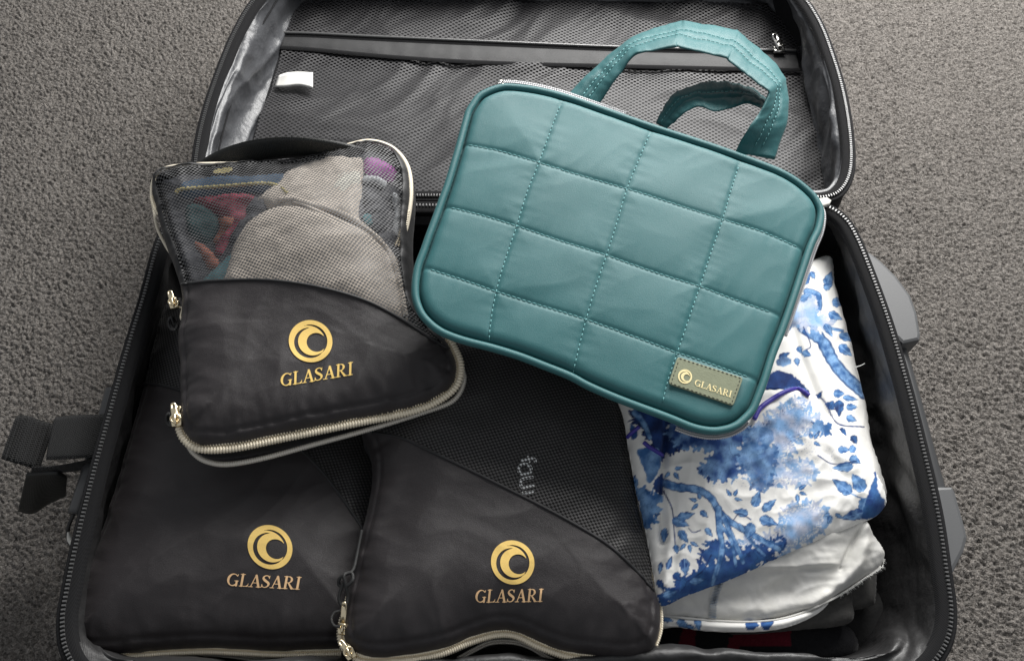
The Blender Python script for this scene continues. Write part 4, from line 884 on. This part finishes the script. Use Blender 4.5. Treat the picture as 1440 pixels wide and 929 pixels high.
def paint_back(x, y):
    p = Paint(x, y)
    p.branch([(1130, 460), (1155, 478), (1172, 508), (1190, 530), (1215, 552)], 9, 9, 31)
    p.branch([(1135, 410), (1150, 415), (1152, 430), (1150, 448), (1165, 460), (1185, 465)], 5.5, 2, 32)
    p.mass([(1110, 445), (1125, 420), (1145, 418), (1150, 440), (1170, 452), (1160, 462), (1120, 458)], 33, SKY, LILAC, 8, 7, .9)
    p.branch([(1130, 460), (1140, 485), (1133, 492)], .9, .8, 34, NAVY, DEEP)
    for (a, b, an, L, w_, sd) in [(1140, 382, 60, 12, 5, 1), (1162, 402, -70, 22, 8, 2), (1158, 405, -20, 14, 6, 3), (1170, 425, 0, 18, 8, 4), (1165, 440, 25, 22, 7, 5), (1160, 455, 60, 22, 6, 6), (1180, 470, 20, 26, 7, 7), (1180, 485, 40, 24, 8, 8),
                                 (1122, 487, 60, 12, 5, 9), (1128, 495, 20, 14, 6, 10), (1120, 503, 80, 12, 5, 11), (1095, 503, -25, 18, 5, 12), (1108, 465, -80, 16, 5, 13), (1130, 400, -60, 18, 6, 14), (1125, 422, -30, 16, 6, 15),
                                 (1172, 553, 0, 16, 7, 16), (1185, 558, 10, 22, 5, 17), (1180, 562, 90, 24, 8, 18), (1190, 572, 0, 16, 6, 19), (1190, 586, 20, 16, 6, 20), (1165, 575, -60, 14, 8, 21), (1180, 603, 40, 14, 6, 22), (1198, 612, 60, 14, 6, 23), (1150, 560, -60, 12, 4, 24)]:
        dk = sd in (12, 18, 21, 22, 23, 24); p.leaf(a, b, an, L, w_, sd + 60, NAVY if dk else BLUE, BLUE if dk else SKY)
    p.branch([(1148, 555), (1160, 565), (1178, 595), (1215, 600)], 1.2, 1, 35, NAVY, DEEP)
    p.mass([(1075, 560), (1080, 530), (1095, 520), (1120, 530), (1138, 552), (1110, 548), (1085, 575)], 36, NAVY * 1.3, DEEP, 5, 5)
    p.mass([(1090, 508), (1102, 500), (1112, 504), (1112, 512), (1098, 516)], 37, NAVY, SKY, 3, 5)
    p.mass([(1100, 548), (1120, 542), (1135, 548), (1130, 558), (1105, 560)], 38, BLUE, SKY, 4, 5)
    return np.clip(p.c, 0, 1)
def paint_hem(x, y):
    p = Paint(x, y)
    for (a, b, an, L, w_, sd) in [(932, 868, 20, 16, 5, 1), (952, 872, 30, 20, 7, 2), (980, 868, 80, 20, 6, 3), (1048, 878, 0, 20, 9, 4), (1070, 880, -20, 20, 9, 5), (965, 880, 10, 14, 4, 6)]:
        p.leaf(a, b, an, L, w_, sd + 90, DEEP if sd in (4, 5) else BLUE, BLUE if sd in (4, 5) else SKY)
    return np.clip(p.c, 0, 1)
garm = thing('floral_garment', 'white cotton garment printed with blue leaves and branches, folded in the open suitcase', 'garment', tuple(np.r_[W(1060, 700, .15)[:2], 0.12]))
def soft(pts, zpl, h, wd_, seed, ang, amp, fs, n=200, extra=None):
    out = curve(P(pts, zpl), n, True)
    def f(x, y):
        d, s, i = pdist(x, y, out); z = zpl(x, y) + h * dome(d / wd_) + amp * folds(x, y, ang, fs, 2.5, seed) * smooth01(d / 0.01 + .3)
        if extra is not None: z = z + extra(x, y, d)
        return z
    return out, HF(bbox(out), 0.0013, f)
# back panel (upper right) sloping down to the right
zb = plane3((*W(1160, 365, .15)[:2], .150), (*W(1235, 690, .15)[:2], .150), (*W(1080, 500, .18)[:2], .185))
def bex(x, y, d):
    qx, qy = PX(x, y, .165); l = curve([(1108, 470), (1120, 510), (1140, 555), (1160, 590)], 40); dd = pdist(qx, qy, l, False)[0]
    return -0.006 * np.exp(-(dd / 7)**2)
F1, F1z = soft([(1060, 380), (1120, 375), (1166, 362), (1173, 400), (1184, 440), (1195, 480), (1207, 530), (1217, 570), (1224, 620), (1237, 660), (1245, 700), (1220, 715), (1150, 690), (1060, 640), (1040, 560), (1040, 450)], zb, 0.010, 0.02, 130, 1.2, 0.0028, 24, extra=bex)
# front drape
zd = plane3((*W(930, 850, .185)[:2], .180), (*W(1240, 715, .185)[:2], .178), (*W(1000, 560, .2)[:2], .196))
def dex(x, y, d):
    qx, qy = PX(x, y, .195)
    def cre(pts, a, s_, w2=None):
        dd = pdist(qx, qy, curve(pts, 40), False)[0]; return a * np.exp(-(dd / s_)**2)
    w_ = 0.0010 * (1 - 3 * np.abs(noise(x * 30 + y * 20, y * 55 - x * 30, 240))) + 0.0003 * (1 - 3 * np.abs(noise(x * 60, y * 50 + x * 40, 241)))
    return (w_ + cre([(940, 570), (936, 610), (931, 660), (930, 700), (933, 760)], -0.009, 6) + cre([(960, 600), (1000, 650), (1005, 720), (1000, 800)], 0.0035, 22) + cre([(1105, 575), (1080, 610), (1030, 650), (1010, 690)], -0.003, 7)
            + cre([(930, 700), (940, 760), (935, 820)], .003, 6) + cre([(950, 700), (957, 770), (950, 830)], .002, 5)
            + cre([(1130, 600), (1150, 680), (1120, 760)], 0.003, 18) + cre([(1165, 640), (1195, 690), (1175, 745)], -0.0022, 8))
F2p = [(868, 555), (905, 545), (980, 545), (1070, 550), (1105, 548), (1136, 556), (1158, 583), (1185, 612), (1210, 640), (1231, 668), (1243, 697), (1243, 712), (1228, 728), (1195, 742), (1150, 760), (1100, 782), (1055, 803), (1010, 822), (965, 838), (927, 852), (918, 810), (905, 740), (893, 690), (884, 640), (876, 590)]
F2o, F2z = soft(F2p, zd, 0.014, 0.022, 140, 0.9, 0.0026, 24, extra=dex)
def F1low(x, y):
    d, s_, i = pdist(x, y, F2o); return np.where(i, np.minimum(F1z(x, y), F2z(x, y) - 0.003 - 0.2 * np.minimum(d, 0.03)), F1z(x, y))
cloth('back_panel', F1, F1low, M['floral'], garm, cell=0.0009, paint=paint_back, skirt=0.02)
cloth('front_drape', F2o, F2z, M['floral'], garm, cell=0.00085, paint=paint_front, skirt=0.012)
# inside out part below
zi = plane3((*W(930, 870, .165)[:2], .160), (*W(1240, 780, .165)[:2], .162), (*W(1050, 780, .17)[:2], .172))
def iex(x, y, d):
    qx, qy = PX(x, y, .172)
    def cre(pts, a, s_):
        dd = pdist(qx, qy, curve(pts, 40), False)[0]; return a * np.exp(-(dd / s_)**2)
    st = above(np.column_stack([curve([(920, 830), (1010, 808), (1050, 804), (1110, 800), (1180, 795)], 30)]))
    up = -st(qx, qy)   # photo y grows downwards
    w_ = 0.0007 * (1 - 3 * np.abs(noise(x * 22 + y * 24, y * 44 - x * 16, 250))) + 0.0003 * (1 - 3 * np.abs(noise(x * 70, y * 60 + x * 40, 251)))
    return (w_ + 0.005 * smooth01(up / 4 + .5) * smooth01((1200 - qx) / 50) + cre([(1150, 850), (1180, 825), (1203, 800), (1212, 770), (1213, 745)], 0.007, 10) + cre([(1080, 862), (1130, 850), (1160, 838)], 0.005, 14)
            + cre([(1183, 797), (1195, 770), (1210, 738)], -0.004, 3) + cre([(1000, 835), (1060, 838), (1110, 825)], -0.005, 12) + cre([(930, 862), (960, 850), (990, 852)], -.004, 9))
F3p = [(925, 835), (1000, 805), (1080, 780), (1150, 750), (1205, 728), (1222, 745), (1238, 768), (1242, 782), (1236, 798), (1215, 812), (1180, 834), (1140, 856), (1100, 868), (1050, 873), (1000, 872), (960, 867), (928, 866)]
F3o, F3z = soft(F3p, zi, 0.008, 0.012, 150, 0.2, 0.0024, 34, extra=iex)
cloth('reverse_side', F3o, F3z, M['inside'], garm, cell=0.0012, skirt=0.012)
F4p = [(927, 866), (960, 868), (1000, 873), (1050, 874), (1100, 869), (1140, 857), (1165, 846), (1150, 862), (1118, 878), (1085, 886), (1040, 889), (990, 886), (950, 880), (930, 881)]
F4o, F4z = soft(F4p, flat(.158), 0.006, 0.006, 151, 0.1, 0.0008, 30)
cloth('hem', F4o, F4z, M['floral'], garm, cell=0.0011, paint=paint_hem, skirt=0.008)
q = path_on([(928, 865), (1000, 872), (1060, 874), (1110, 867), (1160, 847), (1200, 824), (1238, 797)], lambda x, y: np.maximum(F3z(x, y), .16), 160, .001); V, F = tube(q, 0.0011, 6); obj('hem_seam', V, F, M['inside'], garm)
# overlock seam: zigzag threads
zz = curve([(1018, 806), (1008, 830), (1003, 850), (1002, 868)], 60); zz[:, 0] += np.where(np.arange(60) % 2, 5, -5)
V, F = tube(P(zz, lambda x, y: F3z(x, y) + 0.0010), 0.0005, 5); obj('overlock_stitching', V, F, mat('blue_grey_thread', (0.32, 0.40, 0.52), 0.7), garm)
cs = curve(P([(1014, 806), (1024, 808), (1012, 832), (1008, 868), (996, 868), (1000, 832)], F3z), 60, True); cloth('seam_allowance', cs, lambda x, y: F3z(x, y) + 0.0007, M['inside'], garm, cell=0.0012)
# indigo piping
V, F = tube(path_on([(1060, 590), (1068, 575), (1085, 562), (1105, 551), (1122, 548), (1137, 557)], lambda x, y: np.maximum(F2z(x, y), F1z(x, y)), 60, .002), 0.0022, 8); obj('indigo_piping', V, F, M['purple_pipe'], garm)
V, F = tube(path_on([(905, 622), (912, 628), (922, 634), (931, 640)], F2z, 30, .001), 0.0020, 8); obj('indigo_piping', V, F, M['purple_pipe'], garm)
V, F = tube(path_on([(882, 615), (889, 608), (899, 600)], F2z, 30, .001), 0.0018, 8); obj('indigo_piping', V, F, M['purple_pipe'], garm)
# frayed threads
parts = []; rng = random.Random(8)
fr = curve([(1243, 785), (1238, 798), (1215, 812), (1195, 826), (1180, 836)], 70)
for k in range(70):
    a, b = fr[k]; L = rng.uniform(2, 7); an = rng.uniform(0, 1.4)
    pts = W(np.array([a, a + L * .5 * math.cos(an) + rng.uniform(-1, 1), a + L * math.cos(an)]), np.array([b, b + L * .5 * math.sin(an), b + L * math.sin(an) + rng.uniform(-1, 1)]), np.array([.163, .163, .158]))
    parts.append(tube(curve(pts, 6), 0.00025, 4))
V, F = join([(v, [tuple(q) for q in f]) for v, f in parts]); obj('frayed_edge', V, F, M['white_thread'], garm, kind='stuff')
V, F = tube(curve(W(np.array([1203, 1210, 1216.]), np.array([516, 514, 511.]), .17), 12), 0.0004, 5); obj('loose_thread', V, F, M['white_thread'], garm)

# charcoal folded garment stack
ch = thing('charcoal_trousers', 'charcoal folded trousers under the white reverse side of the floral garment', 'trousers', tuple(np.r_[W(1150, 850, .12)[:2], 0.08]))
o_, z_ = soft([(1080, 780), (1180, 770), (1226, 790), (1231, 812), (1229, 845), (1224, 852), (1200, 858), (1120, 870), (1070, 870)], flat(.128), 0.012, 0.012, 160, 1.2, 0.001, 20); cloth('folded_leg', o_, z_, M['grey_cloth'], ch, skirt=0.03)
o_, z_ = soft([(1040, 800), (1150, 790), (1190, 800), (1198, 850), (1193, 876), (1140, 884), (1060, 890), (1020, 880)], flat(.137), 0.010, 0.010, 161, 1.2, 0.001, 20); cloth('folded_leg', o_, z_, M['grey_cloth'], ch, skirt=0.03)
# plaid
def paint_plaid(x, y):
    R_ = np.array([0.13, 0.010, 0.022]); K = np.array([0.012, 0.012, 0.014]); D_ = np.array([0.09, 0.008, 0.015])
    c = np.tile(K, (len(x), 1))
    a = ((x > 1030) & (x < 1112) | (x > 958 + (y - 890) * -.3) & (x < 978)) ; b = (y > 878) & (y < 907)
    e = (x > 1024) & (x < 1040)
    c[a & b] = R_; c[e & (y > 895) & (y < 920)] = R_
    c *= (0.85 + 0.3 * np.clip(noise(x / 2, y / 2, 3), -1, 1))[:, None]
    return np.clip(c, 0, 1)
pl = thing('plaid_shirt', 'red and black plaid flannel shirt peeking out under the floral hem', 'shirt', tuple(np.r_[W(1030, 895, .1)[:2], 0.06]))
o_, z_ = soft([(900, 850), (1050, 855), (1160, 870), (1200, 890), (1190, 925), (1060, 935), (930, 935), (900, 920)], flat(.112), 0.012, 0.02, 162, 0.1, 0.0016, 22); cloth('flannel_body', o_, z_, M['red_plaid'], pl, skirt=0.03, paint=paint_plaid)
bk = thing('black_garment', 'black folded garment deep in the lower right corner beside the plaid shirt', 'garment', tuple(np.r_[W(1180, 890, .1)[:2], 0.04]))
o_, z_ = soft([(1110, 830), (1230, 830), (1262, 860), (1262, 905), (1200, 930), (1100, 930)], flat(.092), 0.014, 0.03, 163, 0.4, 0.003, 16); cloth('folded_cloth', o_, z_, M['black_cloth'], bk, skirt=0.04)

# ------------------------------------------------------------ TEAL BAG
T_px = [(651, 175.6), (655.5, 160), (662, 149), (671, 137), (684.5, 129), (699, 124), (715.5, 122), (755.5, 126.7), (800, 137.8), (844, 153), (915.5, 178), (1004, 206.7), (1071, 231), (1100, 243), (1122, 256), (1142, 273), (1152, 287), (1156.5, 302), (1153, 325), (1142, 349), (1129, 388), (1115.5, 429), (1101, 470), (1089, 500), (1078, 535), (1068, 562), (1060, 580), (1049, 592),
        (1038, 601), (1022, 607.5), (1000, 610), (973, 605), (937.7, 591), (871, 566), (826.6, 547), (800, 533), (764, 518.5), (729, 505), (693, 494), (658, 485), (636, 478), (618, 470), (603, 459), (590, 444), (582, 424), (580.5, 404), (584, 378), (593, 353), (600, 333), (609, 309), (618, 284), (626.6, 260), (640, 215.5)]
Tpl = plane3((*W(600, 400, .30)[:2], .300), (*W(1120, 300, .28)[:2], .286), (*W(1000, 600, .27)[:2], .266))
T_out = curve(P(T_px, Tpl), 420, True)
SL = [[(651, 198), (706.7, 211), (758, 227.6), (826.7, 249), (882, 264.4), (951, 286.7), (1018, 308), (1075.5, 324.4), (1133, 348)],
      [(626.7, 286.7), (680, 301), (726.7, 316.5), (790, 338), (853, 357.8), (915.5, 380), (984.4, 402), (1040, 421), (1098, 440)],
      [(598, 373), (645, 389), (697.8, 408), (760, 427), (824.4, 447.5), (890, 471), (953, 494), (1010, 513), (1069, 532)],
      [(789, 142), (775, 180), (758, 227.6), (741, 270), (726.7, 316.5), (711, 362), (697.8, 408), (690, 450), (686.5, 486)],
      [(915.5, 182), (899, 222), (882, 264), (868, 311), (853, 358), (838, 402), (824.4, 447.5), (813, 492), (804, 530)],
      [(1041, 227), (1028, 268), (1016, 309), (1000, 355), (984.4, 402), (969, 447), (953, 494), (940, 533), (931, 571)]]
SLw = [curve(P(s, lambda x, y: Tpl(x, y) + 0.009), 60) for s in SL]
def tz(x, y):
    d, s, i = pdist(x, y, T_out)
    dl = np.min([pdist(x, y, q, False)[0] for q in SLw], axis=0)
    z = Tpl(x, y) - 0.001 + 0.0062 * dome((d - 0.0058) / 0.010) + 0.003 * smooth01(d / 0.09) - 0.0035 * np.exp(-((d - 0.0058) / 0.0013)**2)
    z = z + 0.0014 * (1 - np.exp(-dl / 0.009)) - 0.0009 * np.exp(-(dl / 0.0015)**2)
    pk = sum(np.exp(-pdist(x, y, q, False)[0] / 0.009) * noise(pdist(x, y, q, False)[1] * 150, 0 * x, 200 + k) for k, q in enumerate(SLw))
    z = z + 0.0004 * pk + 0.0006 * folds(x, y, 0.5, 18, 2.5, 170) * smooth01(d / 0.02) + 0.0004 * noise(s * 120, d * 50, 171) * np.exp(-d / 0.01)
    return np.where(i, z, Tpl(x, y))
Tz = HF(bbox(T_out), 0.0013, tz)
bag = thing('quilted_bag', 'teal quilted toiletry bag with two carry handles lying across the open suitcase', 'toiletry bag', tuple(np.r_[T_out.mean(0)[:2], 0.25]))
cloth('quilted_front', T_out, Tz, M['teal'], bag, cell=0.0013)
# edge piping, gusset with zip, back
q = T_out.copy(); q[:, 2] = Tpl(q[:, 0], q[:, 1]) + 0.0005; V, F = tube(offset(q, -0.0022) + np.array([0, 0, 0.0012]), 0.0034, 12, True); obj('edge_piping', V, F, M['teal'], bag)
in_ = offset(q, -0.0062); in_[:, 2] = Tz(in_[:, 0], in_[:, 1]) - 0.0003
back = T_out.copy(); bo = np.array([0.0030, 0.0030, 0]); back = offset(back, -0.0045) + bo
V, F = loft([q + np.array([0, 0, -.002]), (q * .5 + (back + [0, 0, 0]) * .5) - np.array([0, 0, .007]) , back - np.array([0, 0, .015])], steps=4); obj('gusset', V, F, M['teal'], bag)
q3 = offset(back, -0.001) - np.array([0, 0, .0145]); V, F = tube(q3, 0.0026, 8, True); obj('back_piping', V, F, M['teal'], bag)
bb_ = np.vstack([back - np.array([0, 0, .016]), (back - np.array([0, 0, .018])).mean(0)[None]]); obj('back_panel', bb_, [((i+1) % 420, i, 420) for i in range(420)], M['teal'], bag)
zp = curve(W(*np.array([(700, 117), (715, 115.5), (745, 119), (785, 128), (830, 143), (880, 160)], float).T, np.array([.290] * 6)), 160)
coil(zp, 0.0013, M['silver_coil'], bag)
zp = P(curve([(1150, 283), (1158.5, 300), (1156, 325), (1145, 353), (1132, 392), (1118, 432), (1104, 472)], 200), lambda x, y: Tpl(x, y) - 0.006); coil(zp, 0.0011, M['silver_coil'], bag)
zp = P(curve([(950, 602), (973, 610), (1000, 614.5), (1024, 611.5), (1042, 603), (1052, 594)], 120), lambda x, y: Tpl(x, y) - 0.004); coil(zp, 0.0012, M['silver_coil'], bag)
slider(W(703, 119, .288), (-1, -.3, 0), M['steel'], bag, 1.0, pull=False)
# stitches
def stitches(path, zf, parent, mtl, L=0.0032, gap=0.0014, r=0.00036, nm='stitching', lift=0.0004):
    tot = length(path); n = int(tot / (L + gap)); parts = []
    Lc = np.r_[0, np.cumsum(np.linalg.norm(np.diff(path, axis=0), axis=1))]
    for k in range(n):
        s = np.array([0, .5, 1]) * L + k * (L + gap); p = np.stack([np.interp(s, Lc, path[:, j]) for j in range(3)], -1)
        if zf is not None: p[:, 2] = zf(p[:, 0], p[:, 1])
        p[:, 2] += np.array([0, lift, 0]) + lift; parts.append(tube(p, r, 5))
    V, F = join([(v, [tuple(q) for q in f]) for v, f in parts]); return obj(nm, V, F, mtl, parent, kind='stuff')
for s in SLw: stitches(s[1:-1], Tz, bag, M['teal_thread'])
# sage leather patch
pc = P([(951.8, 504), (1043.8, 533.6), (1030.3, 571.8), (938.8, 541.7)], Tz)
zpt = plane3(*[tuple(p) for p in (pc[0] + [0, 0, .002], pc[1] + [0, 0, .002], pc[3] + [0, 0, .002])])
pcs = []
for k in range(4):
    a, b, c = pc[k-1], pc[k], pc[(k+1) % 4]; u = (a - b) / np.linalg.norm(a - b); v = (c - b) / np.linalg.norm(c - b)
    pcs += [b + u * .0022, b + (u + v) * .0006, b + v * .0022]
pcs = np.array(pcs); V, F = prism(pcs, 0, 0.0016, 0.0005); V[:, 2] += zpt(V[:, 0], V[:, 1]) + 0.0005
ptch = obj('leather_patch', V, F, M['patch'], bag, smooth=False)
Zp = lambda x, y: zpt(x, y) + 0.0023
c4 = pc.mean(0); ed = np.array([c4 + (p - c4) * np.array([.93, .93, 1]) for p in pc]); ed = resample(np.vstack([ed, ed[:1]]), 120); ed[:, 2] = Zp(ed[:, 0], ed[:, 1]) - 0.0002
stitches(ed, None, ptch, M['thread_dark'], L=0.0018, gap=0.0019, r=0.00035, nm='patch_stitching', lift=0.0001)
decal('foil_logo', LOGO[0], LOGO[1], (963.3, 529.2), (9.6, 3), (-2.6, 9.6), Zp, M['foil'], ptch, 0.0002)
decal('foil_lettering', V2, F2, (976, 541.5), (52 / wd, 17 / wd), (2.2, -8.5), Zp, M['foil'], ptch, 0.0002)
# handles
def handle(a, za, b, zb, nm, thick, n=90, seed=1, rows=(0.42, 0.62)):
    A = curve(W(*np.array(a, float).T, np.array(za)), n); B = curve(W(*np.array(b, float).T, np.array(zb)), n)
    kink = lambda u, v: 0.0016 * noise(u * 16, v * 2.0, seed) - 0.0016 * np.exp(-((v - .42) / .05)**2) - 0.0016 * np.exp(-((v - .62) / .05)**2) + 0.0006 * noise(u * 60, v * 3, seed + 1)
    V, F, top, N = ribbon(A, B, thick, 22, kink, 2.5); h = obj(nm, V, F, M['teal'], bag)
    for r_ in rows:
        k = int(round(r_ * 21)); q = top[:, k].copy(); nn = N[:, k]; q = q + nn * 0.0006; q = q[2:-2]; stitches(q, None, h, M['teal_thread'], nm='stitching', lift=0.0002, r=0.00045)
    return h
handle([(922, 172), (934, 150), (950, 130), (985, 117), (1010, 114), (1045, 120), (1068, 131), (1082, 146)], [.270, .273, .275, .277, .278, .278, .277, .276],
       [(938, 181), (950, 170), (966, 157), (985, 150), (1005, 157), (1030, 152), (1050, 145), (1068, 150)], [.272, .282, .292, .298, .300, .300, .298, .294], 'carry_handle', 0.0055, seed=5, rows=(0.45,))
handle([(798, 134), (822, 108), (845, 88), (882, 58), (905, 45), (955, 30), (960, 29), (964, 30), (1032, 41), (1036, 42), (1040, 46), (1086, 85), (1103, 108), (1105, 113), (1109, 140), (1107, 170), (1090, 224)],
       [.283, .288, .292, .297, .300, .301, .301, .301, .302, .302, .302, .301, .300, .300, .298, .296, .284],
       [(840, 150), (858, 124), (872, 104), (890, 80), (908, 73), (949, 67), (952, 66), (956, 67), (1018, 82), (1022, 83), (1026, 87), (1064, 117), (1080, 128), (1080, 134), (1068, 160), (1052, 180), (1034, 214)],
       [.286, .298, .308, .320, .326, .331, .331, .331, .331, .331, .331, .328, .327, .324, .318, .312, .288], 'carry_handle', 0.0060, n=130, seed=9)

# ------------------------------------------------------------ lint and stray fibres
def lint(pts, zf, label, r=0.00022, col='white_thread'):
    q = path_on(pts, zf, 24, 0.0006); t = obj('lint_fibre', *tube(q - q.mean(0), r, 4), M[col], loc=tuple(q.mean(0)))
    t['label'] = label; t['category'] = 'lint'; t['group'] = 'stray fibres and lint'
lint([(691, 683), (700, 686), (714, 691)], Cz, 'short straight white lint fibre on the middle cube just below its netting seam')
lint([(570, 842), (577, 835), (586, 832), (593, 836), (598, 841)], Cz, 'curved pale lint hair on the fabric of the middle cube left of its logo')
lint([(303, 841), (308, 839), (313, 842)], Bz, 'tiny lint speck under the lettering of the lower left cube')
lint([(1213, 326), (1222, 322), (1232, 322), (1243, 332)], flat(0.004), 'pale hair on the carpet right of the suitcase hinge corner')
lint([(68, 568), (70, 577), (72, 585)], flat(0.005), 'pale hair on the carpet above the black webbing tab')
lint([(1418, 760), (1424, 800), (1428, 840)], flat(0.005), 'long pale hair on the carpet at the far right edge')
